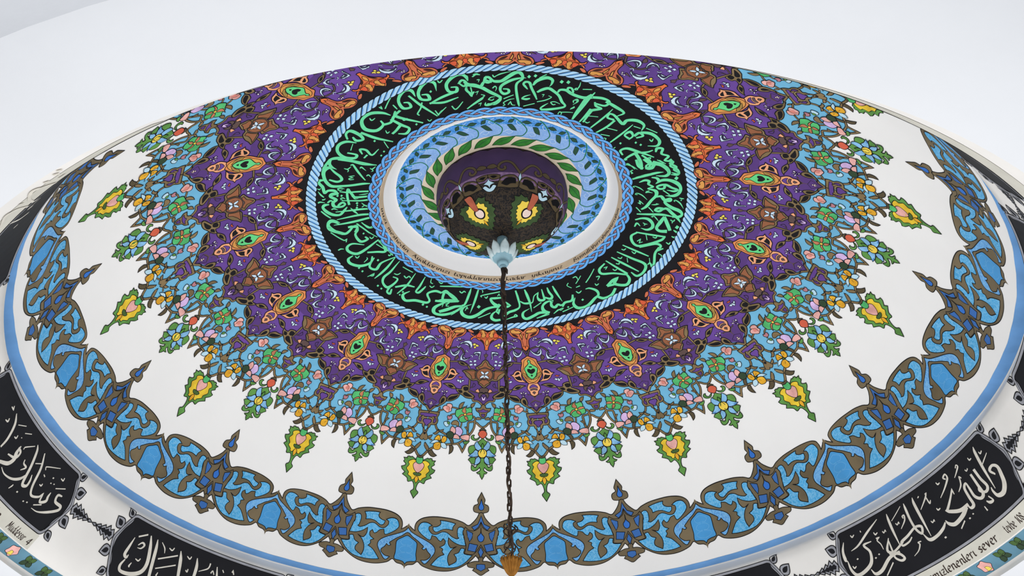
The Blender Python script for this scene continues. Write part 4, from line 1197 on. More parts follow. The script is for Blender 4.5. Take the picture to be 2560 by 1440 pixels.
class Paint:
    """collects flat pieces given in (a degrees, s metres) and turns them into one mesh on a surface"""
    def __init__(self, r0):
        self.k = math.radians(1) * r0           # metres per degree at the working radius
        self.V = []; self.F = []; self.M = []; self.Z = []; self.n = 0; self.mats = []
    def _add(self, V, F, mat, z):
        if mat not in self.mats:
            self.mats.append(mat)
        i = self.mats.index(mat)
        self.V.append(V / np.array([self.k, 1.0])); self.Z.append(np.full(len(V), z))
        self.F += [tuple(q + self.n for q in f) for f in F]
        self.M += [i] * len(F); self.n += len(V)
    def loc(self, P):
        P = np.asarray(P, float).copy(); P[:, 0] *= self.k
        return P
    def poly(self, P, mat, z, smooth=True, outline=0, line='line', step=0.04, axes=False):
        P = self.loc(P)
        if smooth:
            P = smooth_loop(P)
        V, F = fill(P, step)
        if F:
            self._add(V, F, mat, z)
        if outline and not axes:
            Q = densify(P, 0.03)
            self._add(*ribbon(Q, outline), line, z + 0.00012)
        elif outline:                            # no line where the two halves of a shape meet
            Q = densify(P, 0.03)
            a = Q[:, 0] / self.k
            on = (np.abs(a) < 0.35) | (np.abs(a + 12) < 0.35)
            skip = on & np.roll(on, -1)
            if not skip.any():
                self._add(*ribbon(Q, outline), line, z + 0.00012)
            else:
                k0 = int(np.argmax(skip)) + 1
                idx = [(k0 + i) % len(Q) for i in range(len(Q))]
                run = []
                for i in idx:
                    run.append(Q[i])
                    if skip[i]:
                        if len(run) > 1: self._add(*ribbon(np.array(run), outline, False), line, z + 0.00012)
                        run = []
                if len(run) > 1: self._add(*ribbon(np.array(run), outline, False), line, z + 0.00012)
    def stroke(self, P, w, mat, z, outline=0, smooth=True, line='line'):
        """P rows (a, s) or (a, s, width)"""
        P = np.asarray(P, float).copy(); P[:, 0] *= self.k
        if smooth and len(P) > 2:
            P = smooth_loop(P, closed=False, sub=5, ct=-0.6)
        P = densify(P, 0.03, closed=False)
        ww = P[:, 2] if P.shape[1] > 2 else np.full(len(P), w)
        if outline:
            self._add(*ribbon(P[:, :2], ww + 2 * outline, False), line, z - 0.00010)
        self._add(*ribbon(P[:, :2], ww, False), mat, z)
    def arrays(self):
        return np.vstack(self.V), np.concatenate(self.Z)
    def build(self, name, surf, parent, a0=0.0, mirror=False, lay=False, **kw):
        V, Z = self.arrays()
        a = a0 - V[:, 0] if mirror else a0 + V[:, 0]
        s = V[:, 1]
        if lay:
            a, s = layout(a, s)
        W = surf.at(a, s, Z)
        me = mesh_of(name, W, self.F, self.mats, self.M)
        return link(name, me, parent, **kw)
def pts(txt, fa=0.01, fs=0.001):
    return np.array([[float(v) for v in q.split(',')] for q in txt.split()]) * np.array([fa, fs] + [fs] * (len(txt.split()[0].split(',')) - 2))

# ------------------------------------------------------------------ the shell
sv = np.concatenate([np.linspace(S_EYE, S_RIM - 0.25, 62), np.linspace(S_RIM - 0.25, S_RIM, 14)[1:]])
def dome_s(av, s):
    return s + oval(av) * max(0.0, 1 - (s - S_EYE) / 0.3)
dome = link('ceiling', grid_mesh('ceiling', DOME, 0, 360, 360, sv, 0, ['plaster'], sfun=dome_s), kind='structure',
            label='white plaster dome painted with purple, blue and gold floral ornament')
sv = np.unique(np.concatenate([np.linspace(DOME.s[k], DOME.s[k + 1], 8 if k == len(PROFILE) - 5 else 3) for k in range(len(PROFILE) - 8, len(PROFILE) - 1)]))
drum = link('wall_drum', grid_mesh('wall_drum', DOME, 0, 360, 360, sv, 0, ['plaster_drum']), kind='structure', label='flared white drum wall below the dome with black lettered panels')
LIP_R, LIP_Z = PROFILE[-1]
beam_prof = Surf([(LIP_R, LIP_Z), (LIP_R + .010, LIP_Z - .003), (LIP_R + .25, LIP_Z), (3.54, LIP_Z + .012)])
beam = link('trim_1', grid_mesh('trim_1', beam_prof, 0, 360, 240, np.concatenate([beam_prof.s[:2], np.linspace(beam_prof.s[1], beam_prof.s[3], 9)[1:]]), 0, ['plaster_soffit']), kind='structure', label='broad white plaster ring beam under the drum')
eave_prof = Surf([(3.54, LIP_Z + .012), (3.605, LIP_Z - .02), (3.622, LIP_Z - .08), (3.625, LIP_Z - .43), (3.632, LIP_Z - .445), (4.15, LIP_Z - .445), (4.16, LIP_Z - .43), (4.16, LIP_Z + .3)])
eave = link('trim_3', grid_mesh('trim_3', eave_prof, 0, 360, 120, eave_prof.s, 0, ['plaster_outer']), kind='structure', label='white underside of the outer beam around the soffit')
ring = link('trim_2', grid_mesh('trim_2', RECESS, 0, 360, 180, np.concatenate([np.linspace(0, S_FLAT, 14), [RECESS.s[-1]]]), 0, ['plaster']), kind='structure', label='white plaster reveal of the round opening at the crown with a line of lettering')

# ------------------------------------------------------------------ ornament of the fifteen sectors
FIELD_Z = {'light_blue_field': 0.0005, 'purple_field': 0.0009, 'purple_shade': 0.0013, 'black_edge': 0.0013, 'border_frame': 0.0009, 'border_cell': 0.0017, 'border_arch': 0.0017, 'border_medallion': 0.0019, 'border_node': 0.0016, 'border_finial': 0.0018, 'border_pendant': 0.0017}
LEVEL = dict(dark_vine=0, khaki_vine=0.5, khaki_stem=0, khaki_strut=0.3, khaki_band=0.3, leaf_stem=0, khaki_twig=0, khaki_fork=0.2, khaki_hook=0.3, white_sprig=0.2, plum_diamond=0, brown_bud=0, green_tendril=0.5, purple_shade=0,
             orange_heart=2, orange_tulip=2, green_rosette=2, brown_star_flower=1.5, peach_wing=2.2, peach_knot=1.8, blue_flower=1, yellow_flower=1, pink_flower=2, green_blossom=2, lilac_flower=2.4, pink_bud=2.2, yellow_pansy=2.6, mauve_bud=2, white_bud=2, dark_leaf=1.2)
PART_LABEL = {'yellow_flower': 'yellow flower pendant with green serrated leaf', 'blue_flower': 'blue six-petalled flower pendant with yellow eye', 'green_rosette': 'orange framed rosette with green centre',
              'brown_star_flower': 'brown star flower with pale blue petals', 'border_node': 'bronze and cobalt node of the border', 'orange_tulip': 'orange tulip motif', 'orange_heart': 'orange heart motif'}
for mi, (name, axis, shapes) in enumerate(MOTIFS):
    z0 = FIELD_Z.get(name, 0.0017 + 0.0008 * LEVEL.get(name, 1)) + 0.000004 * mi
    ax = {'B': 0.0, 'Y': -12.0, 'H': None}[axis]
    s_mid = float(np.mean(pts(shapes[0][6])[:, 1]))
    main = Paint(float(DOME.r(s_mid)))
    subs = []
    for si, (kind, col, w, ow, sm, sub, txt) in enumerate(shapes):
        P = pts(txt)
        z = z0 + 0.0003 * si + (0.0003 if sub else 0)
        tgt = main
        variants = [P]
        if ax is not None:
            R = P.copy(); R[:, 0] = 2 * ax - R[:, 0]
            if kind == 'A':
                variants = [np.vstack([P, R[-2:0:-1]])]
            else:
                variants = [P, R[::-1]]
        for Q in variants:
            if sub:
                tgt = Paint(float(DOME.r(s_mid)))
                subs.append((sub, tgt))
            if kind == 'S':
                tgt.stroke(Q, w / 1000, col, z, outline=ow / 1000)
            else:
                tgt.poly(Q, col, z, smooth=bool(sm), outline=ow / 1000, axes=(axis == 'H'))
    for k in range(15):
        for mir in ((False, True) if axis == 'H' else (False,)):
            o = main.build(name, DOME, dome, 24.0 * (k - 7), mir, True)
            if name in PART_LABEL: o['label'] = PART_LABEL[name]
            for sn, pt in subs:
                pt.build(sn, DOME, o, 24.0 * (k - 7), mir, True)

# ------------------------------------------------------------------ crown rings: black band, rope, braid
def ring_paint(name, surf, s0, s1, mat, off, parent, n=300, m=4, mod=oval, **kw):
    return link(name, grid_mesh(name, surf, 0, 360, n, np.linspace(s0, s1, m), off, [mat], sfun=(lambda av, s: s + mod(av)) if mod else None), parent, **kw)
S_ROPE0 = float(np.interp(0.4325 * 2.5, DOME.p[:66, 0], DOME.s[:66])); S_ROPE1 = S_ROPE0 + 0.056
S_BR1 = float(np.interp(0.3125 * 2.5, DOME.p[:66, 0], DOME.s[:66])); S_BR0 = S_EYE + 0.002
band = ring_paint('calligraphy_band', DOME, S_EYE, S_ROPE0 + 0.03, 'band_black', 0.0006, dome, m=12, label='black band lettered in green around the crown')
ring_paint('rope_ground', DOME, S_ROPE0 + 0.028, S_ROPE1 + 0.028, 'band_black', 0.0011, dome)
NR = 160
pitch = 360.0 / NR
left = [(-.9, .48), (-.45, .2), (.2, -.2), (.6, -.46)]
body = [(-.9, .48), (-.4, .56), (.1, .48)] + [(u + 1, v) for u, v in left[1:]] + [(1.15, -.57), (.6, -.46)] + left[-2:0:-1]
shade = [(.02, .47), (.52, .2), (1.15, -.2), (1.54, -.44), (1.15, -.32), (.45, .08)]
for k in range(NR):
    p = Paint(1.12)
    jit = rng.normal(0, .05)
    def tr(L):
        return [((u + jit) * pitch, S_ROPE0 + (v + .5) * (S_ROPE1 - S_ROPE0)) for u, v in L]
    p.poly(tr(body), 'rope_light', 0.0016, outline=0.0042)
    p.poly(tr(shade), 'rope_shade', 0.0020)
    V, Z = p.arrays()
    a = k * pitch + V[:, 0]
    me = mesh_of('rope_strand', DOME.at(a, V[:, 1] + oval(a), Z), p.F, p.mats, p.M)
    link('rope_strand', me, dome)
ring_paint('braid_ground', DOME, S_BR0, S_BR1 - 0.006, 'braid_mauve', 0.0010, dome, label='mauve ground of the braided ring')
NB = 19
sm_, sa_ = (S_BR0 + S_BR1) / 2, (S_BR1 - S_BR0) / 2 - 0.006
for j in range(3):
    for q in range(4 * NB):
        a0 = 360.0 / NB * (q / 4.0) + j * 360.0 / NB / 3
        t = np.linspace(-0.03, 1.03, 9)
        aa = t * 360.0 / NB / 4
        ph = (q + t) * math.pi / 2
        ss = sm_ + sa_ * np.cos(ph)
        over = q % 2 == 0
        p = Paint(0.74)
        p.stroke(np.stack([aa, ss], 1), 0.0155, 'braid_blue', 0.0020 if over else 0.0015, outline=0.0035, smooth=False)
        V, Z = p.arrays()
        a = a0 + V[:, 0]
        link('braid_strand', mesh_of('braid_strand', DOME.at(a, V[:, 1] + oval(a), Z), p.F, p.mats, p.M), dome)
for ln in BAND_STROKES.strip().split('\n'):
    P = pts(ln)
    p = Paint(0.93)
    c = P[:, 0].mean(); P[:, 0] -= c
    p.stroke(P, 0, 'letter_green', 0.0014)
    small = P[:, 2].max() < 0.012 and np.abs(np.diff(P[:, 1])).sum() + np.abs(np.diff(P[:, 0])).sum() * 0.016 < 0.16
    p.build('vowel_mark' if small else 'letter_stroke', DOME, band, c)
for ln in BAND_DOTS.strip().split('\n'):
    p = Paint(0.93); p.poly(pts(ln), 'letter_green', 0.0014, smooth=False)
    p.build('letter_dot', DOME, band)

# ------------------------------------------------------------------ crown recess: lettering, blue ring, leaves
text_band = link('text_band', grid_mesh('text_band', RECESS, 0, 360, 180, np.linspace(0.002, 0.040, 5), 0.0006, ['beige']), ring, label='beige strip lettered in dark brown')
GLYPH = {  # broad-nib letter skeletons: (advance, strokes); x-height 1
 'a': (.95, [[(.75, .85), (.5, 1), (.2, .8), (.12, .4), (.3, .05), (.55, .15), (.75, .5)], [(.78, 1), (.74, .3), (.92, .02)]]), 'b': (.9, [[(.15, 1.6), (.15, .1)], [(.15, .6), (.45, 1), (.75, .75), (.72, .25), (.42, 0), (.15, .15)]]),
 'd': (.95, [[(.75, .85), (.5, 1), (.2, .8), (.12, .4), (.3, .05), (.55, .15), (.75, .5)], [(.78, 1.6), (.74, .3), (.92, .02)]]), 'e': (.85, [[(.15, .5), (.7, .65), (.6, .95), (.35, 1), (.12, .6), (.2, .15), (.45, 0), (.72, .15)]]),
 'h': (.95, [[(.15, 1.6), (.15, 0)], [(.15, .6), (.45, 1), (.7, .8), (.68, .3), (.88, .02)]]), 'i': (.45, [[(.1, .85), (.22, 1), (.2, .2), (.4, .02)], [(.2, 1.35), (.3, 1.42)]]), 'ı': (.45, [[(.1, .85), (.22, 1), (.2, .2), (.4, .02)]]),
 'k': (.85, [[(.15, 1.6), (.15, 0)], [(.65, 1), (.2, .5), (.75, 0)]]), 'l': (.45, [[(.15, 1.6), (.15, .2), (.38, .02)]]), 'm': (1.35, [[(.05, .85), (.18, 1), (.16, 0)], [(.18, .65), (.42, 1), (.6, .8), (.58, 0)], [(.6, .65), (.85, 1), (1.05, .8), (1.03, .3), (1.25, .02)]]),
 'n': (.95, [[(.05, .85), (.18, 1), (.16, 0)], [(.18, .6), (.45, 1), (.68, .8), (.66, .3), (.88, .02)]]), 'o': (.9, [[(.45, 1), (.15, .75), (.15, .25), (.45, 0), (.75, .25), (.75, .75), (.45, 1)]]), 'p': (.9, [[(.08, .85), (.2, 1), (.18, -.55)], [(.2, .6), (.45, 1), (.75, .75), (.72, .25), (.42, 0), (.2, .15)]]),
 'r': (.7, [[(.05, .85), (.18, 1), (.16, 0)], [(.18, .6), (.4, .98), (.62, .9)]]), 's': (.75, [[(.62, .85), (.38, 1), (.15, .78), (.55, .35), (.45, .02), (.12, .12)]]), 't': (.65, [[(.25, 1.4), (.22, .25), (.5, .02)], [(.02, .95), (.55, .98)]]), 'u': (.95, [[(.08, .95), (.18, 1), (.15, .3), (.35, 0), (.65, .3)], [(.72, 1), (.68, .3), (.88, .02)]]),
 'v': (.85, [[(.08, .95), (.2, .95), (.4, .02), (.68, 1)]]), 'y': (.9, [[(.08, .95), (.2, .95), (.2, .3), (.4, .08), (.65, .4)], [(.72, 1), (.66, .1), (.45, -.5), (.12, -.45)]]), 'z': (.8, [[(.12, .95), (.65, .98), (.15, .05), (.7, .05)], [(.2, .5), (.55, .52)]]),
 'A': (1.2, [[(.1, 0), (.3, .5), (.62, 1.5), (.8, .6), (1.05, .02)], [(.05, 1.2), (.25, 1.35)], [(.3, .55), (.8, .6)]]), 'B': (1.1, [[(.25, 1.5), (.2, 0)], [(.1, 1.3), (.5, 1.55), (.8, 1.25), (.3, .85)], [(.3, .85), (.85, .6), (.8, .15), (.1, -.05)]]), 'M': (1.4, [[(.1, 0), (.25, 1.5), (.6, .4), (1.0, 1.5), (1.15, .02)]]),
 'â': (.95, [[(.75, .85), (.5, 1), (.2, .8), (.12, .4), (.3, .05), (.55, .15), (.75, .5)], [(.78, 1), (.74, .3), (.92, .02)], [(.3, 1.25), (.5, 1.5), (.7, 1.25)]]), 'ü': (.95, [[(.08, .95), (.18, 1), (.15, .3), (.35, 0), (.65, .3)], [(.72, 1), (.68, .3), (.88, .02)], [(.25, 1.3), (.3, 1.36)], [(.55, 1.3), (.6, 1.36)]]),
 '.': (.4, [[(.15, .05), (.22, .12)]]), ':': (.4, [[(.15, .1), (.22, .17)], [(.15, .7), (.22, .77)]]), '1': (.6, [[(.2, 1.1), (.4, 1.4), (.38, 0)]]), '0': (.85, [[(.42, 1.4), (.12, 1), (.12, .4), (.42, 0), (.72, .4), (.72, 1), (.42, 1.4)]]), '8': (.85, [[(.42, .75), (.15, 1.05), (.42, 1.4), (.68, 1.1), (.42, .75), (.12, .4), (.42, 0), (.72, .35), (.42, .75)]]), '4': (.9, [[(.6, 0), (.6, 1.4), (.1, .45), (.8, .45)]]), ' ': (.6, [])}
def write(surf, parent, text, a0, a1, s_base, x_height, up, z, mat):
    """word from angle a0 to a1 on the surface; up = direction of s for the letter tops"""
    adv = sum(GLYPH[c][0] for c in text)
    k = (a1 - a0) / adv
    r = float(surf.r(s_base))
    nib = np.array([math.cos(math.radians(38)), math.sin(math.radians(38))]) * 0.13
    x = 0.0
    for c in text:
        w, strokes = GLYPH[c]
        V, F = [], []
        for st in strokes:
            Q = np.array(st, float)
            if len(Q) > 2:
                Q = smooth_loop(Q * 0.05, closed=False) / 0.05
            b = len(V)
            for q in Q:
                V.append(q + nib); V.append(q - nib)
            F += [(b + 2 * i, b + 2 * i + 2, b + 2 * i + 3, b + 2 * i + 1) for i in range(len(Q) - 1)]
        if V:
            V = np.array(V)
            W = surf.at(a0 + (x + V[:, 0] + V[:, 1] * 0.12) * k, s_base + up * V[:, 1] * x_height, z)
            link('letter', mesh_of('letter', W, F, [mat]), parent)
        x += w
for word, a0, a1 in (('ınızı', -86, -74), ('meshedin.', -71.3, -49.1), ('Ayaklarınızı', -47.3, -23.7), ('topuklarınıza', -21.7, 2.6), ('kadar', 5.1, 15.3), ('yıkayınız.', 18.2, 36.6), ('Bismillâhirrahmanirrahim', 42.1, 88)):
    write(RECESS, text_band, word, a0, a1, 0.0125, 0.0135, 1, 0.0012, 'letter_dark')
def leaf_loop(base, tip, half, n=5):
    base, tip = np.array(base, float), np.array(tip, float)
    d = tip - base
    q = np.array([d[0] * 0.047, d[1]]); q /= np.hypot(*q)
    nv = np.array([-q[1] / 0.047, q[0]])
    up_ = [base + d * t + nv * half * math.sin(math.pi * t ** 0.75) for t in np.linspace(0, 1, n + 2)]
    dn_ = [base + d * t - nv * half * math.sin(math.pi * t ** 0.75) for t in np.linspace(0, 1, n + 2)[-2:0:-1]]
    return up_ + dn_
def flat_ring(name, r0, r1, mat, off, **kw):
    return link(name, grid_mesh(name, RECESS, 0, 360, 120, np.linspace(s_flat(r0), s_flat(r1), 3), off, [mat]), ring, **kw)
deep = flat_ring('deep_blue_ring', 0.6185, 0.545, 'recess_deep', 0.0008, label='deep blue scribbled outer ring')
pale = flat_ring('pale_blue_ring', 0.560, 0.466, 'recess_blue', 0.0012, label='pale blue ring with climbing vines')
flat_ring('cream_ring', 0.470, 0.350, 'cream', 0.0016, label='cream ring with slanting green leaves')
def flat_pts(L):
    return [(a, s_flat(r / 1000.0)) for a, r in L]
NV = 24
for k in range(NV):
    a0 = k * 360.0 / NV + 4
    p = Paint(0.43)
    leafp = [(6.5, 400), (3.2, 431), (-.7, 453), (-5.5, 462), (-10.5, 474), (-8.8, 449), (-6.5, 418), (-1.3, 398), (3.2, 400)]
    p.poly(flat_pts(leafp), 'leaf_bright', 0.0022, outline=0.003)
    p.stroke(flat_pts([(5, 404), (-1, 428), (-9, 466)]), 0.003, 'vine_leaf', 0.0026)
    p.build('slanting_leaf', RECESS, ring, a0)
    p = Paint(0.55)
    p.stroke(flat_pts([(-10.5, 474), (-15, 483), (-16.5, 527), (-13.5, 564), (-9.3, 600), (-6, 619)]), 0.006, 'vine_green', 0.0022)
    for L in ([(-4.1, 558), (-6.6, 563), (-8.8, 541), (-10.4, 516), (-7, 522)], [(-4.6, 575), (-5.3, 596), (-7.6, 603), (-6.8, 578)], [(-12, 585), (-14.5, 600), (-17.5, 588), (-15, 575)]):
        p.poly(flat_pts(L), 'vine_leaf', 0.0026, outline=0.002)
    p.build('vine', RECESS, ring, a0)
    p = Paint(0.55)
    p.stroke(flat_pts([(-2, 500), (-5, 520), (-8, 505), (-6, 490), (-4, 498)]), 0.003, 'pale_line', 0.0020)
    p.stroke(flat_pts([(-12, 610), (-9, 585), (-11, 560), (-13, 575)]), 0.003, 'pale_line', 0.0020)
    p.build('scribble', RECESS, pale, a0)

# ------------------------------------------------------------------ painted boss hanging in the recess
boss_root = bpy.data.objects.new('ceiling_boss', None); C.objects.link(boss_root)
boss_root.location = BOSS.at(0.0, 0.0)
bpy.context.view_layer.update()
boss_root['label'] = 'black and purple painted bowl-shaped boss bulging from the crown of the dome'
boss_root['category'] = 'ceiling boss'
def boss_part(name, me, parent=None, **kw):
    o = link(name, me, parent or boss_root, **kw)
    if parent is None:
        o.matrix_parent_inverse = boss_root.matrix_world.inverted()
    return o
BL = BOSS.s[-1]
bowl = boss_part('bowl', grid_mesh('bowl', BOSS, 0, 360, 96, np.concatenate([[0.004], np.linspace(0.02, BL, 40)]), 0, ['boss_black']), label='black scribbled bowl')
def boss_ring(name, s0, s1, mat, off, wav=0.0, n=24, **kw):
    def f(av, s):
        return s + (wav * np.abs(np.sin(np.radians(av) * n / 2)) if abs(s - s1) < 1e-6 else 0 * av)
    return boss_part(name, grid_mesh(name, BOSS, 0, 360, 240, np.linspace(s0, s1, 8), off, [mat], sfun=f), bowl, **kw)
boss_ring('scallop_edge', 0.40, 0.578, 'line', 0.0008, 0.014)
boss_ring('purple_border', 0.40, 0.570, 'boss_purple', 0.0014, 0.014, label='purple scalloped border')
boss_ring('mauve_border', 0.372, 0.418, 'boss_mauve', 0.0018)
for k in range(6):
    ac = 166.7 + 60 * k
    for mir in (False, True):
        p = Paint(0.34)
        p.stroke([(0, .418), (3, .44), (8, .475), (13, .484), (18, .470), (20, .445), (17, .432), (14, .44), (14.5, .455)], 0.012, 'boss_khaki', 0.0024, outline=0.002)
        p.poly([(20, .452), (24, .47), (29, .462), (30, .448), (25, .442)], 'boss_khaki', 0.0026, outline=0.002)
        p.build('scroll', BOSS, bowl, ac, mir)
        p = Paint(0.34)
        p.poly([(22.5, .337), (18.5, .386), (12, .403), (5, .404), (.2, .376), (.2, .343), (8.7, .332), (16, .335)], 'boss_khaki', 0.0022, outline=0.0035)
        p.poly([(18, .355), (13.5, .384), (8.7, .391), (4.1, .388), (3.2, .360), (8.3, .357), (12.4, .345)], 'line', 0.0030)
        p.build('black_heart', BOSS, bowl, ac, mir)
        p = Paint(0.34)
        p.poly([(30, .412), (24.7, .411), (18.4, .403), (19.2, .385), (25.2, .380), (29.5, .395)], 'boss_khaki', 0.0026, outline=0.003)
        p.poly([(28, .402), (24, .403), (21, .397), (25, .388)], 'line', 0.0031)
        p.build('small_leaf', BOSS, bowl, ac, mir)
    p = Paint(0.34)
    p.poly([(0, .424), (1.6, .396), (0, .372), (-1.6, .396)], 'iceblue', 0.0032, smooth=False, outline=0.003)
    p.build('pale_diamond', BOSS, bowl, ac)
    p = Paint(0.34)
    p.poly([(30, .404), (31, .378), (36, .361), (31.5, .352), (30, .333), (28.5, .352), (24, .361), (29, .378)], 'iceblue', 0.0020, outline=0.003)
    p.poly([(22.5, .345), (26, .352), (30, .335), (34, .352), (37.5, .345), (34, .322), (30, .315), (26, .322)], 'iceblue', 0.0018, outline=0.003)
    p.build('pale_star', BOSS, bowl, ac)
FL = {'green': [(-15, .300), (-20, .263), (-26, .234), (-24.5, .174), (-16, .127), (0, .09), (16, .127), (24.5, .174), (26, .219), (24, .288), (13, .302), (2, .287)],
      'yellow': [(16, .259), (6, .280), (-2, .266), (-8, .276), (-15, .245), (-14, .201), (-9, .160), (1, .148), (9, .158), (15, .19), (17, .223)]}
def jag(L, amp, n):
    P = np.array(L, float); P[:, 0] *= 0.0035
    Q = smooth_loop(P, sub=3, ct=-2)
    c = Q.mean(0)
    Q = np.array([c + (q - c) * (1 + amp * (1 if i % 2 else -1)) for i, q in enumerate(Q[::n])])
    Q[:, 0] /= 0.0035
    return Q
for ac in (222.6, 144.3, 301.8, 56.0):
    p = Paint(0.2)
    p.poly(jag(FL['green'], .07, 1), 'boss_green', 0.0020, outline=0.003)
    fl = p.build('boss_flower', BOSS, bowl, ac)
    for nm, L, mt, z in (('yellow_petal', jag(FL['yellow'], .07, 1), 'yellow', .0026), ('pink_eye_ring', [(-1 + 9 * math.cos(t * .5236), .214 + .035 * math.sin(t * .5236)) for t in range(12)], 'line', .0031), ('pink_eye', [(-1 + 7 * math.cos(t * .5236), .214 + .027 * math.sin(t * .5236)) for t in range(12)], 'palepink', .0036), ('red_stem', [(6, .330), (-3, .326), (-4, .275), (-3, .236), (3, .240), (5, .290)], 'boss_red', .0041), ('amber_bud', [(0, .172), (3, .15), (1, .122), (-2, .15)], 'amber', .0036)):
        q = Paint(0.2); q.poly(L, mt, z, outline=0 if nm == 'pink_eye_ring' else 0.002)
        V, Z = q.arrays()
        boss_part(nm, mesh_of(nm, BOSS.at(ac + V[:, 0], V[:, 1], Z), q.F, q.mats, q.M), bowl)

# ------------------------------------------------------------------ lathe helpers for the fittings
def lathe(prof, n=32, centre=(0, 0, 0), flute=None):
    V, F = [], []
    m = len(prof)
    for i in range(n):
        th = 2 * math.pi * i / n
        for j, (r, z) in enumerate(prof):
            rr = r * (1 + (flute(th, j) if flute else 0))
            V.append((centre[0] + rr * math.cos(th), centre[1] + rr * math.sin(th), centre[2] + z))
    for i in range(n):
        k = (i + 1) % n
        for j in range(m - 1):
            F.append((i * m + j, k * m + j, k * m + j + 1, i * m + j + 1))
    return V, F
def tube(path, rad, n=8, closed=False):
    P = [Vector(p) for p in path]
    V, F = [], []
    m = len(P)
    ref = Vector((0.31, 0.83, 0.46))
    for i, p in enumerate(P):
        t = (P[(i + 1) % m] - P[i - 1]) if closed else (P[min(i + 1, m - 1)] - P[max(i - 1, 0)])
        t.normalize()
        x = t.cross(ref).normalized(); y = t.cross(x)
        r = rad[i] if hasattr(rad, '__len__') else rad
        for k in range(n):
            th = 2 * math.pi * k / n
            V.append(p + x * (r * math.cos(th)) + y * (r * math.sin(th)))
    for i in range(m if closed else m - 1):
        j = (i + 1) % m
        for k in range(n):
            l = (k + 1) % n
            F.append((i * n + k, i * n + l, j * n + l, j * n + k))
    if not closed:
        F.append(tuple(range(n))[::-1]); F.append(tuple((m - 1) * n + k for k in range(n)))
    return V, F
def thing(name, loc, label, cat):
    o = bpy.data.objects.new(name, None); C.objects.link(o)
    o.location = loc; o['label'] = label; o['category'] = cat
    bpy.context.view_layer.update()
    return o
AX = 0.0125 * 0.6
zt = EYE + 4.706
cup = thing('flower_cup', (AX, 0, zt - 0.03), 'turquoise petalled cup under the black boss holding the chain', 'cup')
V, F = lathe([(0.012, -0.185), (0.026, -0.180), (0.034, -0.166), (0.028, -0.156), (0.040, -0.146), (0.058, -0.126), (0.068, -0.104), (0.062, -0.090), (0.036, -0.070), (0.028, -0.02), (0.030, 0.018), (0.0, 0.022)], 32)
link('bowl', mesh_of('bowl', V, F, ['turquoise'], smooth=True), cup)
for k in range(8):
    th = 2 * math.pi * k / 8 + 0.2
    VV, FF = [], []
    rows = [(-0.128, 0.056, 0.42), (-0.105, 0.070, 0.40), (-0.085, 0.078, 0.32), (-0.068, 0.083, 0.18), (-0.052, 0.086, 0.02)]
    for z, r, da in rows:
        for t in np.linspace(-1, 1, 7):
            rr = r + 0.006 * (1 - t * t)
            VV.append((rr * math.cos(th + t * da), rr * math.sin(th + t * da), z + 0.004 * math.cos(t * 6)))
    for j in range(len(rows) - 1):
        for i in range(6):
            FF.append((j * 7 + i, j * 7 + i + 1, (j + 1) * 7 + i + 1, (j + 1) * 7 + i))
    me = mesh_of('petal', VV, FF, ['turquoise_light'], smooth=True)
    o = link('petal', me, cup)
    sol = o.modifiers.new('thick', 'SOLIDIFY'); sol.thickness = 0.005
V, F = lathe([(0.0, -0.200), (0.014, -0.197), (0.020, -0.188), (0.014, -0.182)], 16)
link('collar', mesh_of('collar', V, F, ['turquoise'], smooth=True), cup)

# hanging chain: hook, links, cable
z_top = zt - 0.03 - 0.190
z_bot = EYE + 1.118 * 2.5 - 0.062
chain = thing('hanging_chain', (AX, 0, z_bot), 'long rusty iron chain with a cable hanging from the crown', 'chain')
L = z_top - z_bot
hook = [(0, 0, L - 0.012), (0.004, 0, L - 0.05), (-0.006, 0, L - 0.10), (-0.004, 0, L - 0.16), (0.006, 0, L - 0.20)]
V, F = tube(hook, [0.014, 0.013, 0.012, 0.012, 0.010]); link('hook', mesh_of('hook', V, F, ['iron'], smooth=True), chain)
V, F = tube([(0.012, -0.006, L - 0.014), (0.020, -0.008, L - 0.03), (0.022, -0.008, L - 0.055)], [0.009, 0.008, 0.004]); link('hook_tip', mesh_of('hook_tip', V, F, ['iron'], smooth=True), chain)
path = []
for i in range(28):
    t = i / 28.0 * 2 * math.pi
    x, z = 0.0092 * math.cos(t), 0.0092 * math.sin(t)
    z += 0.0125 if z >= 0 else -0.0125
    path.append((x, 0, z))
V, F = tube(path, 0.0046, 6, True)
link_me = mesh_of('link', V, F, ['iron'], smooth=True)
pz = 0.0345
nl = int((L - 0.24) / pz) + 1
for i in range(nl):
    o = link('link', link_me, chain)
    o.location = (0.0015 * math.sin(i * 1.3), 0.0015 * math.cos(i * 0.9), L - 0.205 - pz * i)
    o.rotation_euler = (0.05 * math.sin(i), 0, math.radians(90 * (i % 2) + 25 + 8 * math.sin(i * 2.1)))
path = [(0.009 * math.cos(t * 0.75), 0.009 * math.sin(t * 0.75), L - 0.10 - (L - 0.10) * i / 160.0) for i, t in enumerate(np.linspace(0, 60, 161))]
V, F = tube(path, 0.0058, 6); link('cable', mesh_of('cable', V, F, ['cable'], smooth=True), chain)
V, F = tube([(0.0, 0, 0.66), (0.002, 0, 0.64)], 0.017, 10); link('cable_tie', mesh_of('cable_tie', V, F, ['iron'], smooth=True), chain)
for k in range(5):
    th = k * 1.3
    path = [(0.02 * math.cos(th) + 0.018 * math.sin(i * .9 + th), 0.02 * math.sin(th) + 0.015 * math.cos(i * .7), 0.15 - 0.016 * i) for i in range(10)]
    V, F = tube(path, 0.0035, 6); link('loose_strand', mesh_of('loose_strand', V, F, ['iron'], smooth=True), chain)

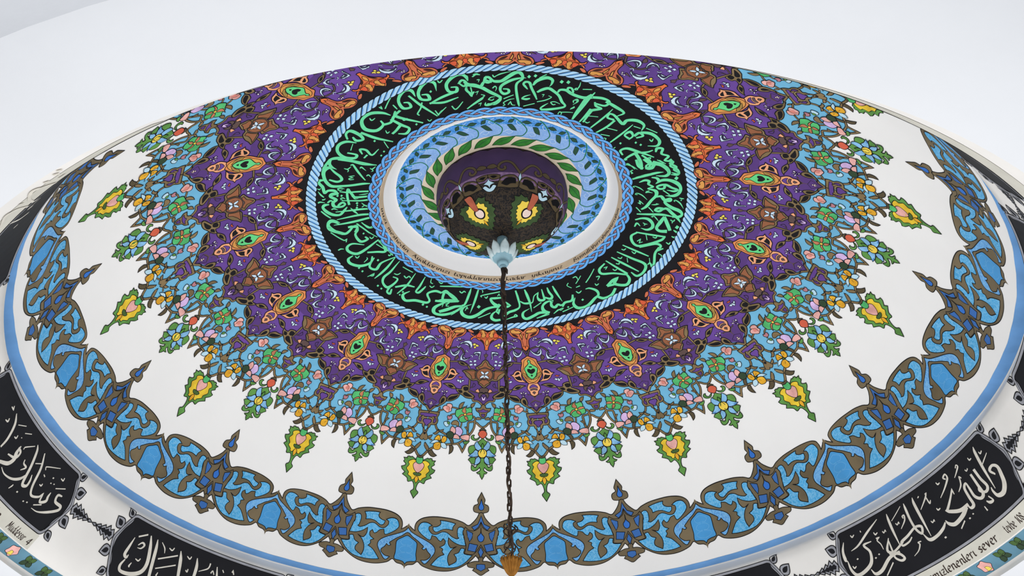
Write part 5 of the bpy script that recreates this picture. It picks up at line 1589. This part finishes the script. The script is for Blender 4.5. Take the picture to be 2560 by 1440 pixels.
# brass lamp cup at the chain's lower end
lamp = thing('brass_lamp_cup', (AX, 0, EYE + 2.5 * 1.028 - 0.045), 'fluted brass lamp cup at the lower end of the chain', 'lamp')
fl_ = lambda th, j: 0.12 * math.cos(14 * th) if 3 <= j <= 9 else 0
V, F = lathe([(0.004, 0.060), (0.013, 0.066), (0.010, 0.078), (0.013, 0.086), (0.020, 0.094), (0.027, 0.106), (0.033, 0.120), (0.039, 0.138), (0.044, 0.152), (0.050, 0.164), (0.050, 0.164), (0.036, 0.14), (0.012, 0.11), (0.0, 0.108)], 84, flute=fl_)
link('fluted_cup', mesh_of('fluted_cup', V, F, ['brass'], smooth=True), lamp)
V, F = lathe([(0.0, -0.03), (0.012, -0.025), (0.020, -0.005), (0.012, 0.018), (0.008, 0.03), (0.008, 0.062)], 24)
link('stem', mesh_of('stem', V, F, ['brass'], smooth=True), lamp)
for k in range(22):
    th = 2 * math.pi * k / 22
    r = 0.047
    path = [(r * math.cos(th), r * math.sin(th), 0.160), ((r + .004) * math.cos(th + .06), (r + .004) * math.sin(th + .06), 0.172), ((r - .004) * math.cos(th + .15), (r - .004) * math.sin(th + .15), 0.176)]
    V, F = tube(path, 0.0028, 5); link('rim_curl', mesh_of('rim_curl', V, F, ['brass'], smooth=True), lamp)
V, F = tube([(0, 0, 0.10), (0, 0, 0.200)], 0.010, 10); link('rod', mesh_of('rod', V, F, ['iron'], smooth=True), lamp)

# ------------------------------------------------------------------ drum: stripe, panels, lettering, flower band
def wav(av, s):
    return s + 0.0012 * np.sin(np.radians(av) * 37) + 0.001 * np.sin(np.radians(av) * 83 + 1)
link('blue_stripe', grid_mesh('blue_stripe', DOME, 0, 360, 360, [S_RIM + .003, S_RIM + .016, S_RIM + .036, float(DOME.s[-7]) - .003], 0.0022, ['stripe_blue'], sfun=lambda av, s: wav(av, s) if s < S_RIM + .01 else s), drum, label='plain sky blue stripe at the foot of the dome')
PANELS = [(-59.2, -30.5), (-21.8, 7.5), (15.5, 45.4), (54.9, 86.0), (95.8, 128.0), (136.0, 170.0), (178.0, 203.0), (-152.0, -112.0), (-96.0, -69.6)]
ST, SB = 3.240, 3.636
for a0, a1 in PANELS:
    w = 1.0
    out = [(a0 + 1.6, ST), (a1 - 1.6, ST), (a1 - .9, ST + .012), (a1 - .75, ST + .045), (a1 - .1, ST + .10), (a1 + .35, ST + .17), (a1 + .2, ST + .24), (a1 - .5, ST + .30), (a1 - .9, ST + .36), (a1 - 1.8, SB),
           (a0 + 1.8, SB), (a0 + .9, ST + .36), (a0 + .5, ST + .30), (a0 - .2, ST + .24), (a0 - .35, ST + .17), (a0 + .1, ST + .10), (a0 + .75, ST + .045), (a0 + .9, ST + .012)]
    p = Paint(2.7)
    P = p.loc(out); P = smooth_loop(P, sub=5, ct=-0.5)
    Vf, Ff = fill(P, 0.09)
    p._add(Vf, Ff, 'panel_black', 0.0020)
    Q = densify(P, 0.05)
    p._add(*ribbon(Q, 0.024), 'line', 0.0030)
    p._add(*ribbon(Q, 0.014), 'silver', 0.0036)
    pan = p.build('lettered_panel', DOME, drum, label='black wall panel with cream calligraphy and silver border')
    b = link('text_strip', grid_mesh('text_strip', DOME, a0 + 1.6, a1 - 1.2, 60, np.linspace(3.649, 3.747, 4), 0.0016, ['textband'], closed=False), drum, label='beige strip with dark lettering under a panel')
    if abs(a0 - 54.9) < .1:
        for word, b0, b1 in (('temizlenenleri', 64.2, 72.6), ('sever.', 73.2, 77.0), ('tevbe:', 78.3, 80.4), ('108', 80.6, 81.9)):
            write(DOME, b, word, b0, b1, 3.724, 0.032, -1, 0.0024, 'letter_dark')
    if abs(a0 + 96.0) < .1:
        for word, b0, b1 in (('Müddessir:', -76.0, -72.2), ('4', -71.9, -71.2)):
            write(DOME, b, word, b0, b1, 3.730, 0.032, -1, 0.0024, 'letter_dark')
        write(DOME, b, 'temizle', -84.0, -78.0, 3.730, 0.032, -1, 0.0024, 'letter_dark')
    if abs(a0 + 152.0) < .1:
        write(DOME, b, 'tevbe', -124.0, -119.0, 3.730, 0.032, -1, 0.0024, 'letter_dark')
    # curling silver tendrils and the spiky link at both ends
    for end, sg in ((a0, -1), (a1, 1)):
        p = Paint(2.7)
        for (da, s, ln, tilt) in ((-.7, ST + .02, 1.1, -.9), (.2, ST + .105, 1.5, -.7), (.3, ST + .245, 1.5, .7), (-.6, ST + .36, 1.1, .9)):
            base = np.array([end + sg * da, s])
            tip = base + np.array([sg * ln * 1.0, tilt * ln * .045])
            p.poly(leaf_loop(base, tip, .024 * ln), 'silver', 0.0032, outline=0.006)
            p.poly(leaf_loop(base + (tip - base) * .18, base + (tip - base) * .8, .011 * ln), 'panel_black', 0.0040)
        p.stroke([(end - sg * .9, ST + .012), (end - sg * .2, ST + .07), (end + sg * .35, ST + .13), (end + sg * .7, ST + .175), (end + sg * .35, ST + .23), (end - sg * .3, ST + .30), (end - sg * 1.0, ST + .37)], 0.012, 'silver', 0.0044, outline=0.004)
        p.build('tendril', DOME, drum)
order = sorted(((a0 + 360) % 360, (a1 + 360) % 360) for a0, a1 in PANELS)
for i in range(len(order)):
    e, s = order[i][1], order[(i + 1) % len(order)][0]
    gap = (s - e) % 360
    mid = e + gap / 2
    hw = max(gap / 2 - .9, 1.2)
    sm = ST + .175
    for sg in (-1, 1):
        p = Paint(2.7)
        spike = [(0, 0), (.14, .010), (.2, .004), (.36, .022), (.40, .010), (.55, .034), (.60, .018), (.74, .046), (.80, .022), (.92, .036), (1.0, .0)]
        up_ = [(sg * u * hw, sm - v) for u, v in spike]; dn = [(sg * u * hw, sm + v) for u, v in spike[-2:0:-1]]
        p.poly(up_ + dn, 'silver', 0.0034, smooth=False, outline=0.006)
        inn = [(sg * (.12 + u * .8) * hw, sm - v * .5) for u, v in spike] + [(sg * (.12 + u * .8) * hw, sm + v * .5) for u, v in spike[-2:0:-1]]
        p.poly(inn, 'panel_black', 0.0042, smooth=False)
        p.build('spiked_leaf', DOME, drum, mid)
for ln in PANEL_STROKES.strip().split('\n'):
    P = pts(ln)
    p = Paint(2.7)
    c = P[:, 0].mean(); P[:, 0] -= c
    p.stroke(P, 0, 'letter_cream', 0.0040)
    p.build('letter_stroke', DOME, drum, c)
for ln in PANEL_DOTS.strip().split('\n'):
    p = Paint(2.7); p.poly(pts(ln), 'letter_cream', 0.0040, smooth=False)
    p.build('letter_dot', DOME, drum)
fb = link('flower_strip', grid_mesh('flower_strip', DOME, -103, 103, 180, np.linspace(3.755, 3.852, 4), 0.0010, ['flowerband_blue'], closed=False), drum, label='grey blue strip of pink flowers and green leaves')
NF = 120
for k in range(-34, 35):
    p = Paint(2.86)
    sc_ = 3.803
    if k % 3 == 0:
        lp = []
        for j in range(10):
            th = 2 * math.pi * j / 10
            rr = 0.046 if j % 2 == 0 else 0.036
            lp.append((rr * math.cos(th) / p.k, sc_ + rr * math.sin(th)))
        p.poly(lp, 'pink', 0.0020, outline=0.003)
        p.poly([(-.014 / p.k, sc_ + .034), (.02 / p.k, sc_ + .030), (.012 / p.k, sc_ + .004), (-.008 / p.k, sc_)], 'paleyellow', 0.0026, outline=0.002)
        p.build('strip_flower', DOME, fb, k * 3.0)
    else:
        for th in (0.5, 2.3, 4.0, 5.4):
            c_, s_ = math.cos(th), math.sin(th)
            q = [(0, 0), (.014, .018), (.036, .016), (.052, 0), (.036, -.016), (.014, -.018)]
            p.poly([((u * c_ - v * s_) / p.k, sc_ + (u * s_ + v * c_)) for u, v in q], 'darkgreen' if th < 3 else 'leafdark', 0.0020, outline=0.0025)
        p.build('strip_leaf', DOME, fb, k * 3.0)
